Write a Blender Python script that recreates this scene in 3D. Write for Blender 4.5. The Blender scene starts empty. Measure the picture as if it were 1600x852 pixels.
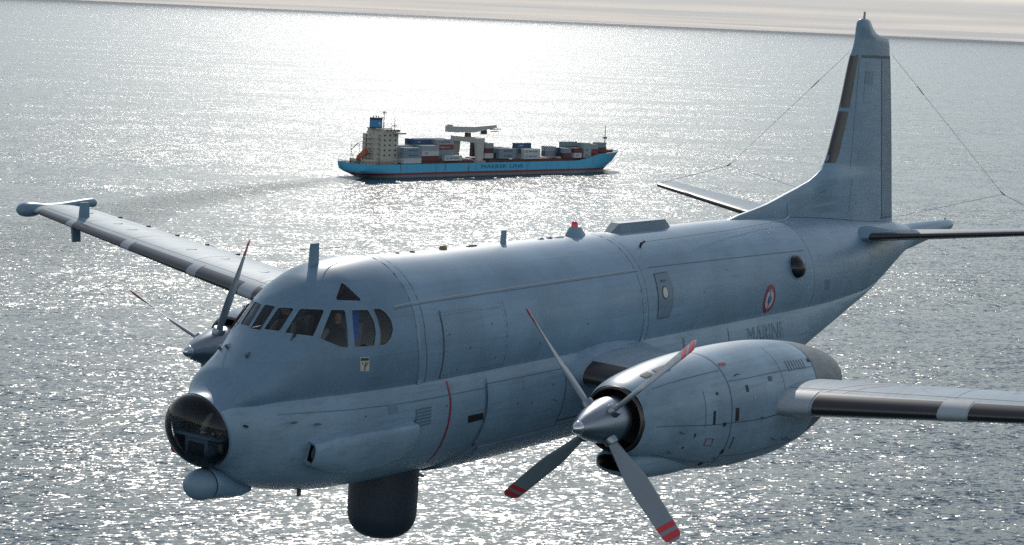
import bpy, bmesh, math, random
from mathutils import Vector, Matrix
from mathutils.geometry import delaunay_2d_cdt
random.seed(7)
R_ = math.radians
PI = math.pi
scene = bpy.context.scene
COL = scene.collection

# ------------------------------------------------------------------ camera, sky, sun, exposure
ALT = 85.0                                   # camera height above the sea
# aircraft frame (aft, starboard, up) -> world; the aircraft flies almost level
W = Matrix(((0.99992894, 0.00018824, 0.01191967), (0.0, 0.99987532, -0.01579054), (-0.01192116, 0.01578942, 0.99980427)))
CAM_AC = Vector((-23.080044, -21.620343, 6.492242))      # camera in the aircraft frame
CAM_R = Matrix(((0.5565792202, -0.8283578022, 0.0635839853), (-0.0699944347, -0.1230161027, -0.9899332390), (0.8278407762, 0.5465257451, -0.1264486425)))
NOSE = Vector((0.0, 0.0, ALT)) - W @ CAM_AC              # world place of the aircraft's nose datum
NOSE_XY = Vector((NOSE.x, NOSE.y, 0.0))
NOSE = NOSE - NOSE_XY
CAM_POS = Vector((0, 0, ALT)) - NOSE_XY
cam_d = bpy.data.cameras.new('camera')
cam_d.sensor_width = 36.0
cam_d.lens = 36.0 * 3076.7 / 1600.0
cam_d.clip_start = 0.5
cam_d.clip_end = 1000000.0
cam = bpy.data.objects.new('camera', cam_d)
COL.objects.link(cam)
rw = CAM_R @ W.transposed()                  # world -> camera (x right, y down, z forward)
m3 = Matrix((rw[0], -Vector(rw[1]), -Vector(rw[2]))).transposed()
cam.matrix_world = Matrix.Translation(CAM_POS) @ m3.to_4x4()
scene.camera = cam
FWD = Vector(rw[2])
SUN_EL = 32.0
sun_az = math.atan2(FWD.y, FWD.x) + R_(2.6)  # the sun stands beyond the ship, a little left of the view's middle
sun_dir = Vector((math.cos(sun_az) * math.cos(R_(SUN_EL)), math.sin(sun_az) * math.cos(R_(SUN_EL)), math.sin(R_(SUN_EL))))
sun_d = bpy.data.lights.new('sun', 'SUN')
sun_d.energy = 2.0
sun_d.angle = R_(0.53)
sun_d.color = (1.0, 0.94, 0.85)
sun = bpy.data.objects.new('sun', sun_d)
sun.rotation_euler = sun_dir.to_track_quat('Z', 'Y').to_euler()
sun.location = (0, 0, 400)
COL.objects.link(sun)

world = bpy.data.worlds.new('World')
scene.world = world
world.use_nodes = True
nt = world.node_tree
nt.nodes.clear()
out = nt.nodes.new('ShaderNodeOutputWorld')
bg = nt.nodes.new('ShaderNodeBackground')
sky = nt.nodes.new('ShaderNodeTexSky')
sky.sky_type = 'NISHITA'
sky.sun_disc = False
sky.sun_elevation = R_(SUN_EL)
sky.sun_rotation = PI / 2 - sun_az           # Blender measures the sky's sun clockwise from +Y
sky.altitude = 80.0
sky.air_density = 1.15
sky.dust_density = 0.05
sky.ozone_density = 3.0
bg.inputs['Strength'].default_value = 0.13
# thin veils of high cloud: a soft noise over the sky's direction, the same all round
tc = nt.nodes.new('ShaderNodeTexCoord')
mp = nt.nodes.new('ShaderNodeMapping'); mp.inputs['Scale'].default_value = (2.2, 2.2, 26.0)
nz = nt.nodes.new('ShaderNodeTexNoise'); nz.inputs['Scale'].default_value = 2.0; nz.inputs['Detail'].default_value = 6.0; nz.inputs['Roughness'].default_value = 0.62
rp = nt.nodes.new('ShaderNodeValToRGB'); rp.color_ramp.elements[0].position = 0.44; rp.color_ramp.elements[1].position = 0.74
rp.color_ramp.elements[1].color = (0.42, 0.42, 0.42, 1)
hs = nt.nodes.new('ShaderNodeHueSaturation'); hs.inputs['Saturation'].default_value = 0.62
mx = nt.nodes.new('ShaderNodeMixRGB'); mx.inputs['Color2'].default_value = (5.2, 5.5, 5.7, 1)
L = nt.links.new
L(tc.outputs['Generated'], mp.inputs['Vector']); L(mp.outputs[0], nz.inputs['Vector']); L(nz.outputs[0], rp.inputs[0])
L(sky.outputs[0], hs.inputs['Color']); L(rp.outputs[0], mx.inputs['Fac']); L(hs.outputs[0], mx.inputs['Color1'])
tn = nt.nodes.new('ShaderNodeMixRGB'); tn.blend_type = 'MULTIPLY'; tn.inputs[0].default_value = 1.0; tn.inputs['Color2'].default_value = (1.06, 1.0, 0.93, 1)   # the camera's cool white balance
L(mx.outputs[0], tn.inputs['Color1']); L(tn.outputs[0], bg.inputs['Color']); L(bg.outputs[0], out.inputs['Surface'])

vs = scene.view_settings
vs.view_transform = 'Standard'
vs.look = 'None'
vs.exposure = 0.14
vs.gamma = 1.0
vs.use_curve_mapping = False
scene.cycles.use_denoising = False
scene.cycles.max_bounces = 8
scene.cycles.transparent_max_bounces = 16
scene.cycles.sample_clamp_indirect = 6.0

# ------------------------------------------------------------------ helpers
def link(o, parent=None):
    COL.objects.link(o)
    if parent is not None:
        o.parent = parent
    return o

def tag(o, label=None, cat=None, group=None, kind=None):
    if label: o['label'] = label
    if cat: o['category'] = cat
    if group: o['group'] = group
    if kind: o['kind'] = kind
    return o

def empty(name, loc=(0, 0, 0)):
    o = bpy.data.objects.new(name, None)
    o.location = loc
    o.empty_display_size = 0.5
    return link(o)

def mesh(name, verts, faces, mat=None, parent=None, smooth=True, angle=35.0, mats=None, mat_idx=None):
    me = bpy.data.meshes.new(name)
    me.from_pydata([tuple(v) for v in verts], [], [tuple(f) for f in faces])
    for m in (mats if mats else ([mat] if mat else [])):
        me.materials.append(m)
    if mat_idx:
        for p, k in zip(me.polygons, mat_idx): p.material_index = k
    bm = bmesh.new(); bm.from_mesh(me)
    bmesh.ops.recalc_face_normals(bm, faces=bm.faces[:])
    bm.to_mesh(me); bm.free()
    if smooth:
        for p in me.polygons: p.use_smooth = True
        if angle < 180: me.set_sharp_from_angle(angle=R_(angle))
    me.update()
    return link(bpy.data.objects.new(name, me), parent)

class MB:
    """collects shapes of ONE piece, then links them as one mesh object"""
    def __init__(s): s.v = []; s.f = []
    def add(s, v, f):
        b = len(s.v); s.v += [tuple(x) for x in v]; s.f += [tuple(i + b for i in q) for q in f]; return s
    def box(s, x0, x1, y0, y1, z0, z1):
        v = [(x, y, z) for x in (x0, x1) for y in (y0, y1) for z in (z0, z1)]
        return s.add(v, [(0, 1, 3, 2), (4, 6, 7, 5), (0, 4, 5, 1), (2, 3, 7, 6), (0, 2, 6, 4), (1, 5, 7, 3)])
    def tube(s, pts, rad, n=8, cap=True):
        pts = [Vector(p) for p in pts]
        rads = rad if isinstance(rad, (list, tuple)) else [rad] * len(pts)
        v = []; f = []
        for i, p in enumerate(pts):
            d = (pts[min(i + 1, len(pts) - 1)] - pts[max(i - 1, 0)]).normalized()
            a = d.cross(Vector((0, 0, 1)))
            if a.length < 1e-3: a = d.cross(Vector((1, 0, 0)))
            a.normalize(); b = d.cross(a)
            for k in range(n):
                t = 2 * PI * k / n
                v.append(p + (a * math.cos(t) + b * math.sin(t)) * rads[i])
        for i in range(len(pts) - 1):
            for k in range(n):
                f.append((i * n + k, i * n + (k + 1) % n, (i + 1) * n + (k + 1) % n, (i + 1) * n + k))
        if cap:
            f.append(tuple(range(n))); f.append(tuple(range((len(pts) - 1) * n, len(pts) * n)))
        return s.add(v, f)
    def prism(s, poly, z0, z1, fn=lambda x, y, z: (x, y, z)):
        n = len(poly)
        v = [fn(x, y, z0) for x, y in poly] + [fn(x, y, z1) for x, y in poly]
        f = [tuple(range(n)), tuple(range(n, 2 * n))] + [(i, (i + 1) % n, n + (i + 1) % n, n + i) for i in range(n)]
        return s.add(v, f)
    def loft(s, rings, cap=True):
        n = len(rings[0]); v = [p for r in rings for p in r]; f = []
        for i in range(len(rings) - 1):
            for k in range(n):
                f.append((i * n + k, i * n + (k + 1) % n, (i + 1) * n + (k + 1) % n, (i + 1) * n + k))
        if cap:
            f.append(tuple(range(n))); f.append(tuple(range((len(rings) - 1) * n, len(rings) * n)))
        return s.add(v, f)
    def build(s, name, mat, parent=None, smooth=True, angle=35.0):
        return mesh(name, s.v, s.f, mat, parent, smooth, angle)

def text_shape(body, size=1.0, bold=0.0):
    """2D verts and faces of a word, its lower left at 0,0; width returned"""
    cu = bpy.data.curves.new('word', 'FONT'); cu.body = body; cu.size = size; cu.offset = bold
    cu.resolution_u = 3
    o = bpy.data.objects.new('word', cu); COL.objects.link(o)
    dg = bpy.context.evaluated_depsgraph_get()
    me = o.evaluated_get(dg).to_mesh()
    v = [(p.co.x, p.co.y) for p in me.vertices]; f = [tuple(p.vertices) for p in me.polygons]
    o.evaluated_get(dg).to_mesh_clear()
    bpy.data.objects.remove(o); bpy.data.curves.remove(cu)
    x0 = min(p[0] for p in v); x1 = max(p[0] for p in v); y0 = min(p[1] for p in v); y1 = max(p[1] for p in v)
    return [(x - x0, y - y0) for x, y in v], f, x1 - x0, y1 - y0

def pchip(xs, ys):
    n = len(xs); h = [xs[i + 1] - xs[i] for i in range(n - 1)]; dl = [(ys[i + 1] - ys[i]) / h[i] for i in range(n - 1)]
    m = [0.0] * n; m[0] = dl[0]; m[-1] = dl[-1]
    for i in range(1, n - 1):
        if dl[i - 1] * dl[i] > 0:
            w1 = 2 * h[i] + h[i - 1]; w2 = h[i] + 2 * h[i - 1]; m[i] = (w1 + w2) / (w1 / dl[i - 1] + w2 / dl[i])
    def f(x):
        if x <= xs[0]: return ys[0]
        if x >= xs[-1]: return ys[-1]
        i = 0
        while x > xs[i + 1]: i += 1
        t = (x - xs[i]) / h[i]; t2 = t * t; t3 = t2 * t
        return (2 * t3 - 3 * t2 + 1) * ys[i] + (t3 - 2 * t2 + t) * h[i] * m[i] + (-2 * t3 + 3 * t2) * ys[i + 1] + (t3 - t2) * h[i] * m[i + 1]
    return f

def A(a, l, h):                               # aircraft place: metres aft of the nose, to port, up -> local
    return Vector((a, -l, h))

# ------------------------------------------------------------------ materials
def new_mat(name):
    m = bpy.data.materials.new(name); m.use_nodes = True
    return m, m.node_tree, m.node_tree.nodes['Principled BSDF']

def plain(name, col, rough=0.5, metal=0.0, spec=0.5, var=0.0, scale=3.0, coat=0.0):
    m, t, b = new_mat(name)
    b.inputs['Base Color'].default_value = (*col, 1)
    b.inputs['Roughness'].default_value = rough
    b.inputs['Metallic'].default_value = metal
    b.inputs['Specular IOR Level'].default_value = spec
    b.inputs['Coat Weight'].default_value = coat
    if var > 0:
        tc = t.nodes.new('ShaderNodeTexCoord'); n = t.nodes.new('ShaderNodeTexNoise')
        n.inputs['Scale'].default_value = scale; n.inputs['Detail'].default_value = 5
        mx = t.nodes.new('ShaderNodeMixRGB')
        mx.inputs['Color1'].default_value = (*[c * (1 - var) for c in col], 1)
        mx.inputs['Color2'].default_value = (*[min(1, c * (1 + var)) for c in col], 1)
        t.links.new(tc.outputs['Object'], n.inputs['Vector']); t.links.new(n.outputs[0], mx.inputs[0]); t.links.new(mx.outputs[0], b.inputs['Base Color'])
    return m

def paint(name, col, var=0.14, rough=0.38, dirt=0.5, spec=0.36):
    """weathered aircraft paint: patchy tone, streaks running aft, specks and slightly uneven gloss and skin"""
    m, t, b = new_mat(name)
    N = t.nodes.new; K = t.links.new
    tc = N('ShaderNodeTexCoord')
    n1 = N('ShaderNodeTexNoise'); n1.inputs['Scale'].default_value = 0.9; n1.inputs['Detail'].default_value = 6; n1.inputs['Roughness'].default_value = 0.6
    mp = N('ShaderNodeMapping'); mp.inputs['Scale'].default_value = (0.5, 7.0, 7.0)
    n2 = N('ShaderNodeTexNoise'); n2.inputs['Scale'].default_value = 1.6; n2.inputs['Detail'].default_value = 7; n2.inputs['Roughness'].default_value = 0.65
    mp3 = N('ShaderNodeMapping'); mp3.inputs['Scale'].default_value = (6.0, 6.0, 0.8)
    n3 = N('ShaderNodeTexNoise'); n3.inputs['Scale'].default_value = 1.5; n3.inputs['Detail'].default_value = 5
    K(tc.outputs['Object'], n1.inputs['Vector']); K(tc.outputs['Object'], mp.inputs[0]); K(mp.outputs[0], n2.inputs['Vector'])
    K(tc.outputs['Object'], mp3.inputs[0]); K(mp3.outputs[0], n3.inputs['Vector'])
    a = N('ShaderNodeMixRGB'); a.inputs[1].default_value = (*[c * (1 - var) for c in col], 1); a.inputs[2].default_value = (*[c * (1 + var) for c in col], 1)
    r1 = N('ShaderNodeMapRange'); r1.inputs[1].default_value = 0.3; r1.inputs[2].default_value = 0.7
    K(n1.outputs[0], r1.inputs[0]); K(r1.outputs[0], a.inputs[0])
    bk = N('ShaderNodeTexBrick'); bk.inputs['Scale'].default_value = 1.0; bk.inputs['Brick Width'].default_value = 1.9; bk.inputs['Row Height'].default_value = 0.62; bk.inputs['Mortar Size'].default_value = 0.004; bk.inputs['Mortar Smooth'].default_value = 0.3
    bk.inputs['Color1'].default_value = (0.90, 0.90, 0.90, 1); bk.inputs['Color2'].default_value = (1.07, 1.06, 1.05, 1); bk.inputs['Mortar'].default_value = (0.80, 0.80, 0.80, 1)
    bm_ = N('ShaderNodeMapping'); bm_.inputs['Rotation'].default_value = (R_(90), 0, 0)
    K(tc.outputs['Object'], bm_.inputs[0]); K(bm_.outputs[0], bk.inputs['Vector'])
    pa = N('ShaderNodeMixRGB'); pa.blend_type = 'MULTIPLY'; pa.inputs[0].default_value = 0.8; K(a.outputs[0], pa.inputs[1]); K(bk.outputs[0], pa.inputs[2]); a = pa
    r2 = N('ShaderNodeMapRange'); r2.inputs[1].default_value = 0.50; r2.inputs[2].default_value = 0.74; r2.inputs[4].default_value = 0.50 * dirt
    K(n2.outputs[0], r2.inputs[0])
    d = N('ShaderNodeMixRGB'); d.inputs[2].default_value = (col[0] * 0.45, col[1] * 0.44, col[2] * 0.42, 1)
    K(a.outputs[0], d.inputs[1]); K(r2.outputs[0], d.inputs[0])
    r3 = N('ShaderNodeMapRange'); r3.inputs[1].default_value = 0.55; r3.inputs[2].default_value = 0.82; r3.inputs[4].default_value = 0.30 * dirt
    K(n3.outputs[0], r3.inputs[0])
    e = N('ShaderNodeMixRGB'); e.inputs[2].default_value = (col[0] * 0.6, col[1] * 0.58, col[2] * 0.55, 1)
    K(d.outputs[0], e.inputs[1]); K(r3.outputs[0], e.inputs[0])
    K(e.outputs[0], b.inputs['Base Color'])
    rr = N('ShaderNodeMapRange'); rr.inputs[3].default_value = rough - 0.07; rr.inputs[4].default_value = rough + 0.10
    K(n2.outputs[0], rr.inputs[0]); K(rr.outputs[0], b.inputs['Roughness'])
    bp = N('ShaderNodeBump'); bp.inputs['Strength'].default_value = 0.10; bp.inputs['Distance'].default_value = 0.02
    K(n1.outputs[0], bp.inputs['Height']); K(bp.outputs[0], b.inputs['Normal'])
    b.inputs['Specular IOR Level'].default_value = spec
    return m

def glass(name, tint=(0.75, 0.85, 0.9), gloss=0.02, ior=1.5, haze=0.0):
    """thin pane: clear with a Fresnel reflection on top"""
    m = bpy.data.materials.new(name); m.use_nodes = True
    t = m.node_tree; t.nodes.clear()
    o = t.nodes.new('ShaderNodeOutputMaterial'); tr = t.nodes.new('ShaderNodeBsdfTransparent'); gl = t.nodes.new('ShaderNodeBsdfGlossy')
    fr = t.nodes.new('ShaderNodeFresnel'); mx = t.nodes.new('ShaderNodeMixShader')
    tr.inputs['Color'].default_value = (*tint, 1); gl.inputs['Roughness'].default_value = gloss; fr.inputs['IOR'].default_value = ior
    t.links.new(fr.outputs[0], mx.inputs[0]); t.links.new(tr.outputs[0], mx.inputs[1]); t.links.new(gl.outputs[0], mx.inputs[2])
    t.links.new(mx.outputs[0], o.inputs['Surface'])
    return m

M = {}
M['paint'] = paint('grey_aircraft_paint', (0.175, 0.285, 0.385))
M['paint_nose'] = paint('darker_nose_paint', (0.138, 0.232, 0.322))
M['paint_low_lit'] = paint('lit_lower_lobe_paint', (0.235, 0.355, 0.455), dirt=0.9)  # same grey paint, with the lower lobe's lighter shading put into the colour
M['paint_dark'] = paint('dark_grey_paint', (0.125, 0.20, 0.265))
M['fairing'] = paint('fairing_grey_paint', (0.165, 0.265, 0.35), dirt=0.25)
M['nacelle'] = paint('oil_streaked_nacelle_paint', (0.225, 0.335, 0.425), var=0.19, dirt=0.9, rough=0.40)
M['exhaust'] = paint('sooty_exhaust_paint', (0.17, 0.19, 0.20), var=0.2, dirt=1.0, rough=0.5)
M['metal'] = plain('bare_spinner_metal', (0.27, 0.31, 0.35), 0.36, 1.0, var=0.12, scale=4)
M['lip'] = plain('heat_stained_lip_metal', (0.10, 0.09, 0.085), 0.42, 1.0, var=0.25, scale=6)
M['blade'] = plain('blade_grey_paint', (0.20, 0.24, 0.27), 0.38, 0.0, var=0.12)
M['boot'] = plain('black_rubber_boot', (0.016, 0.017, 0.020), 0.30, 0.0, 0.6, var=0.35, scale=2.0, coat=0.2)
M['radome'] = plain('radome_navy_paint', (0.018, 0.027, 0.042), 0.45, 0, var=0.2, scale=2)
M['black'] = plain('matt_black', (0.01, 0.011, 0.013), 0.6)
M['seam'] = plain('panel_gap_sealant', (0.075, 0.11, 0.14), 0.6)
M['seam_light'] = plain('pale_panel_edge', (0.30, 0.34, 0.37), 0.45)
M['red'] = plain('red_marking', (0.30, 0.02, 0.04), 0.45)
M['white'] = plain('white_marking', (0.50, 0.52, 0.52), 0.45)
M['blue'] = plain('blue_marking', (0.03, 0.12, 0.28), 0.45)
M['cream'] = plain('cream_marking', (0.55, 0.52, 0.42), 0.45)
M['green'] = plain('dark_green_marking', (0.02, 0.06, 0.04), 0.45)
M['lettering'] = plain('dark_grey_lettering', (0.18, 0.265, 0.335), 0.5)
M['glass'] = glass('cockpit_glass', (0.76, 0.86, 0.93), 0.02, 1.50)
M['dome'] = glass('nose_dome_acrylic', (0.66, 0.72, 0.76), 0.01, 1.42)
M['cabin'] = plain('cabin_lining', (0.16, 0.19, 0.20), 0.7, var=0.2)
M['cabin_dark'] = plain('instrument_black', (0.012, 0.014, 0.016), 0.55)
M['curtain'] = plain('blue_curtain', (0.03, 0.16, 0.55), 0.8)
M['console'] = plain('pale_console', (0.11, 0.16, 0.20), 0.5)
M['ochre'] = plain('ochre_cap', (0.22, 0.16, 0.05), 0.5)
M['redlamp'] = plain('red_lamp_glass', (0.75, 0.02, 0.06), 0.12, coat=0.6)
M['wire'] = plain('antenna_wire', (0.10, 0.115, 0.125), 0.5)

# ------------------------------------------------------------------ sea (the setting)
def sea_material(name, amp=1.0, wake=False):
    m, t, b = new_mat(name)
    N = t.nodes.new; K = t.links.new
    tc = N('ShaderNodeTexCoord')
    geo = N('ShaderNodeNewGeometry')
    rot = N('ShaderNodeMapping'); rot.inputs['Rotation'].default_value = (0, 0, -SEA_ROT)
    K(geo.outputs['Position'], rot.inputs[0])
    total = None
    for sx, sy, det, k in SEA_WAVES:
        mp = N('ShaderNodeMapping'); mp.inputs['Scale'].default_value = (sx, sy, 1)
        mp.inputs['Location'].default_value = (sx * 331.7, sy * 117.3, 0)
        nz = N('ShaderNodeTexNoise'); nz.noise_dimensions = '2D'; nz.inputs['Scale'].default_value = 1.0; nz.inputs['Detail'].default_value = det; nz.inputs['Roughness'].default_value = 0.55
        K(rot.outputs[0], mp.inputs[0]); K(mp.outputs[0], nz.inputs['Vector'])
        su = N('ShaderNodeVectorMath'); su.operation = 'SUBTRACT'; su.inputs[1].default_value = (0.5, 0.5, 0.5)
        K(nz.outputs['Color'], su.inputs[0])
        ml = N('ShaderNodeVectorMath'); ml.operation = 'MULTIPLY'; ml.inputs[1].default_value = (k[0] * amp, k[1] * amp, 0)
        K(su.outputs[0], ml.inputs[0])
        if total is None: total = ml
        else:
            ad = N('ShaderNodeVectorMath'); ad.operation = 'ADD'; K(total.outputs[0], ad.inputs[0]); K(ml.outputs[0], ad.inputs[1]); total = ad
    # gusts: patches of rougher and calmer water
    gm = N('ShaderNodeMapping'); gm.inputs['Scale'].default_value = (0.010, 0.0045, 1)
    gn = N('ShaderNodeTexNoise'); gn.noise_dimensions = '2D'; gn.inputs['Scale'].default_value = 1.0; gn.inputs['Detail'].default_value = 4
    K(rot.outputs[0], gm.inputs[0]); K(gm.outputs[0], gn.inputs['Vector'])
    gr = N('ShaderNodeMapRange'); gr.inputs[1].default_value = 0.3; gr.inputs[2].default_value = 0.7; gr.inputs[3].default_value = 0.66; gr.inputs[4].default_value = 1.28
    K(gn.outputs[0], gr.inputs[0])
    gs = N('ShaderNodeVectorMath'); gs.operation = 'SCALE'; K(total.outputs[0], gs.inputs[0]); K(gr.outputs[0], gs.inputs['Scale'])
    back = N('ShaderNodeVectorRotate'); back.rotation_type = 'Z_AXIS'; back.inputs['Angle'].default_value = SEA_ROT
    K(gs.outputs[0], back.inputs[0])
    up = N('ShaderNodeVectorMath'); up.operation = 'ADD'; up.inputs[1].default_value = (0, 0, 1); K(back.outputs[0], up.inputs[0])
    nm = N('ShaderNodeVectorMath'); nm.operation = 'NORMALIZE'; K(up.outputs[0], nm.inputs[0])
    K(nm.outputs[0], b.inputs['Normal'])
    b.inputs['Base Color'].default_value = (0.020, 0.052, 0.072, 1)
    b.inputs['Roughness'].default_value = 0.25
    b.inputs['IOR'].default_value = 1.333
    return m, t, b, geo
SEA_ROT = math.atan2(FWD.y, FWD.x) + R_(18)          # swell runs roughly away from the viewer
SEA_WAVES = [(0.045, 0.022, 2.0, (0.20, 0.15)), (0.24, 0.12, 2.0, (0.46, 0.42)), (1.0, 0.52, 2.0, (0.95, 0.95)), (2.9, 1.6, 1.0, (0.46, 0.50))]
M['sea'], _, _, _ = sea_material('sea_water')
c = CAM_POS
sea_v = []; sea_f = []
# one sheet reaching the horizon all round, in rings so that the near water keeps its precision
radii = [0, 400, 1500, 6000, 25000, 100000, 320000]
sea_v.append((c.x, c.y, 0))
NS = 48
for r in radii[1:]:
    for k in range(NS):
        t = 2 * PI * k / NS; sea_v.append((c.x + r * math.cos(t), c.y + r * math.sin(t), 0))
for k in range(NS): sea_f.append((0, 1 + k, 1 + (k + 1) % NS))
for i in range(len(radii) - 2):
    for k in range(NS):
        a0 = 1 + i * NS + k; a1 = 1 + i * NS + (k + 1) % NS
        sea_f.append((a0, a0 + NS, a1 + NS, a1))
sea = mesh('sea', sea_v, sea_f, M['sea'], None, smooth=False)
for p in sea.data.polygons:
    if p.normal.z < 0: p.flip()
tag(sea, kind='structure')

# clouds: a broken layer that begins some kilometres off all round and closes down to the horizon
def cloud_material():
    m = bpy.data.materials.new('cloud_vapour'); m.use_nodes = True
    t = m.node_tree; t.nodes.clear(); N = t.nodes.new; K = t.links.new
    o = N('ShaderNodeOutputMaterial'); tl = N('ShaderNodeBsdfTranslucent'); df = N('ShaderNodeBsdfDiffuse'); tr = N('ShaderNodeBsdfTransparent')
    geo = N('ShaderNodeNewGeometry'); mp = N('ShaderNodeMapping'); mp.inputs['Scale'].default_value = (0.00003, 0.00003, 0.0006)
    nz = N('ShaderNodeTexNoise'); nz.inputs['Scale'].default_value = 1.0; nz.inputs['Detail'].default_value = 3; nz.inputs['Roughness'].default_value = 0.5
    K(geo.outputs['Position'], mp.inputs[0]); K(mp.outputs[0], nz.inputs['Vector'])
    ra = N('ShaderNodeMapRange'); ra.inputs[1].default_value = 0.34; ra.inputs[2].default_value = 0.62; ra.inputs[3].default_value = 0.82; ra.inputs[4].default_value = 0.92
    K(nz.outputs[0], ra.inputs[0])
    rc = N('ShaderNodeMixRGB'); rc.inputs[1].default_value = (0.90, 0.885, 0.885, 1); rc.inputs[2].default_value = (0.82, 0.845, 0.875, 1)
    r2 = N('ShaderNodeMapRange'); r2.inputs[1].default_value = 0.38; r2.inputs[2].default_value = 0.60
    K(nz.outputs[0], r2.inputs[0]); K(r2.outputs[0], rc.inputs[0]); K(rc.outputs[0], tl.inputs[0]); K(rc.outputs[0], df.inputs[0])
    m1 = N('ShaderNodeMixShader'); m1.inputs[0].default_value = 0.35; K(tl.outputs[0], m1.inputs[1]); K(df.outputs[0], m1.inputs[2])
    m2 = N('ShaderNodeMixShader'); sub_ = N('ShaderNodeVectorMath'); sub_.operation = 'SUBTRACT'; sub_.inputs[1].default_value = (CAM_POS.x, CAM_POS.y, 0); K(geo.outputs['Position'], sub_.inputs[0])
    ln_ = N('ShaderNodeVectorMath'); ln_.operation = 'LENGTH'; K(sub_.outputs[0], ln_.inputs[0])
    ed = N('ShaderNodeMapRange'); ed.interpolation_type = 'SMOOTHSTEP'; ed.inputs[1].default_value = 9000; ed.inputs[2].default_value = 75000; K(ln_.outputs['Value'], ed.inputs[0])
    al = N('ShaderNodeMath'); al.operation = 'MULTIPLY'; K(ra.outputs[0], al.inputs[0]); K(ed.outputs[0], al.inputs[1])
    K(al.outputs[0], m2.inputs[0]); K(tr.outputs[0], m2.inputs[1]); K(m1.outputs[0], m2.inputs[2])
    K(m2.outputs[0], o.inputs['Surface'])
    return m
M['cloud'] = cloud_material()
cl_v = []; cl_f = []
NC = 96
prof = [(11000, 1350), (13000, 1260), (20000, 1230), (60000, 1210), (150000, 1000), (250000, 500), (300000, 4)]
for (r, z) in prof:
    for k in range(NC):
        t = 2 * PI * k / NC; j = 1 + (0.13 * math.sin(3 * t + 1) + 0.08 * math.sin(7 * t)) * (1 if r < 16000 else 0.3 if r < 50000 else 0)
        cl_v.append((c.x + r * j * math.cos(t), c.y + r * j * math.sin(t), z))
for i in range(len(prof) - 1):
    for k in range(NC):
        cl_f.append((i * NC + k, i * NC + (k + 1) % NC, (i + 1) * NC + (k + 1) % NC, (i + 1) * NC + k))
clouds = mesh('clouds', cl_v, cl_f, M['cloud'], None, True, 180)
tag(clouds, kind='stuff')

# ------------------------------------------------------------------ the aircraft
plane = empty('patrol_aircraft')
plane.matrix_world = Matrix.Translation(NOSE) @ W.to_4x4()
tag(plane, 'grey twin-propeller maritime patrol aircraft with glazed nose flying low over the sea', 'aircraft')

# fuselage sections: station, top, bottom, crease height, crease half width, upper and lower half width
FT = [(0.70,.14,-1.14,-.10,.52,.54,.64),
(1.0,.32,-1.33,-.06,.625,.65,.77),
(1.3,.52,-1.46,-.05,.70,.735,.87),
(1.6,.75,-1.56,-.04,.755,.795,.95),
(1.9,1.02,-1.64,-.03,.82,.86,1.03),
(2.15,1.31,-1.70,-.03,.88,.93,1.09),
(2.5,1.65,-1.77,-.02,.97,1.03,1.17),
(3.0,1.94,-1.85,-.01,1.11,1.18,1.27),
(3.6,2.11,-1.92,0,1.22,1.30,1.35),
(4.4,2.16,-1.96,0,1.31,1.41,1.41),
(5.4,2.13,-1.99,0,1.355,1.465,1.45),
(6.5,2.11,-2.02,0,1.36,1.476,1.465),
(8,2.11,-2.07,0,1.36,1.476,1.475),
(19.0,2.11,-2.07,0,1.36,1.476,1.475),
(20.5,2.10,-1.76,.0,1.34,1.46,1.43),
(22,2.06,-1.31,.0,1.27,1.40,1.32),
(23.5,1.99,-.86,.02,1.15,1.31,1.18),
(25.0,1.90,-.38,.05,.98,1.18,1.0),
(26.5,1.79,.10,.22,.78,1.0,.79),
(27.6,1.70,.44,.50,.62,.85,.63),
(28.5,1.62,.66,.72,.48,.70,.49),
(29.3,1.52,.82,.88,.36,.55,.37)]

FF = [pchip([r[0] for r in FT], [r[k] for r in FT]) for k in range(1, 7)]
_sec = {}
def fsec(u):
    key = round(u, 5)
    s = _sec.get(key)
    if s is None:
        ht, hb, hc, lc, wu, wl = [g(u) for g in FF]
        k = math.sqrt(max(0, 1 - (lc / wu) ** 2)); hu = (hc + k * ht) / (1 + k)
        k2 = math.sqrt(max(0, 1 - (lc / wl) ** 2)); hl = (hc + k2 * hb) / (1 + k2)
        s = _sec[key] = (ht, hb, hc, lc, wu, wl, hu, hl)
    return s
def fpt(u, th):
    """skin point at station u, angle th (0 top, +90 port crease, 180 keel, in radians): aft, port, up"""
    ht, hb, hc, lc, wu, wl, hu, hl = fsec(u)
    s, c = math.sin(th), math.cos(th); r = 0
    for (w, ce, v) in ((wu, hu, ht - hu), (wl, hl, hl - hb)):
        AA = (s / w) ** 2 + (c / v) ** 2; B = 2 * c * (hc - ce) / v ** 2; D = ((hc - ce) / v) ** 2 - 1
        q = B * B - 4 * AA * D
        if q > 0: r = max(r, (-B + math.sqrt(q)) / (2 * AA))
    if u < 1.3:                                  # the nose rounds off to the glazing's circular ring
        k = min(1, max(0, (u - .7) / .6)); k = k * k * (3 - 2 * k); d = hc + .5
        r = r * k + (1 - k) * (-c * d + math.sqrt(max(0, .405 - (s * d) ** 2)))
    l = s * r; h = hc + c * r
    fade = max(0, 1 - (u - .7) / 1.6) ** 2
    return (u - .25 * (h + .5) * fade, l, h)
def fvec(u, th):
    a, l, h = fpt(u, th); return Vector((a, -l, h))
def fnorm(u, th):
    e = 2e-3
    p = fvec(u, th); du = fvec(u + e, th) - p; dt = fvec(u, th + e) - p
    n = du.cross(dt); n.normalize()
    out_ = p - Vector((p.x, 0, fsec(u)[2]))
    return n if n.dot(out_) >= 0 else -n
def skin(u, th, off=0.0):
    return fvec(u, th) + fnorm(u, th) * off if off else fvec(u, th)

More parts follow.
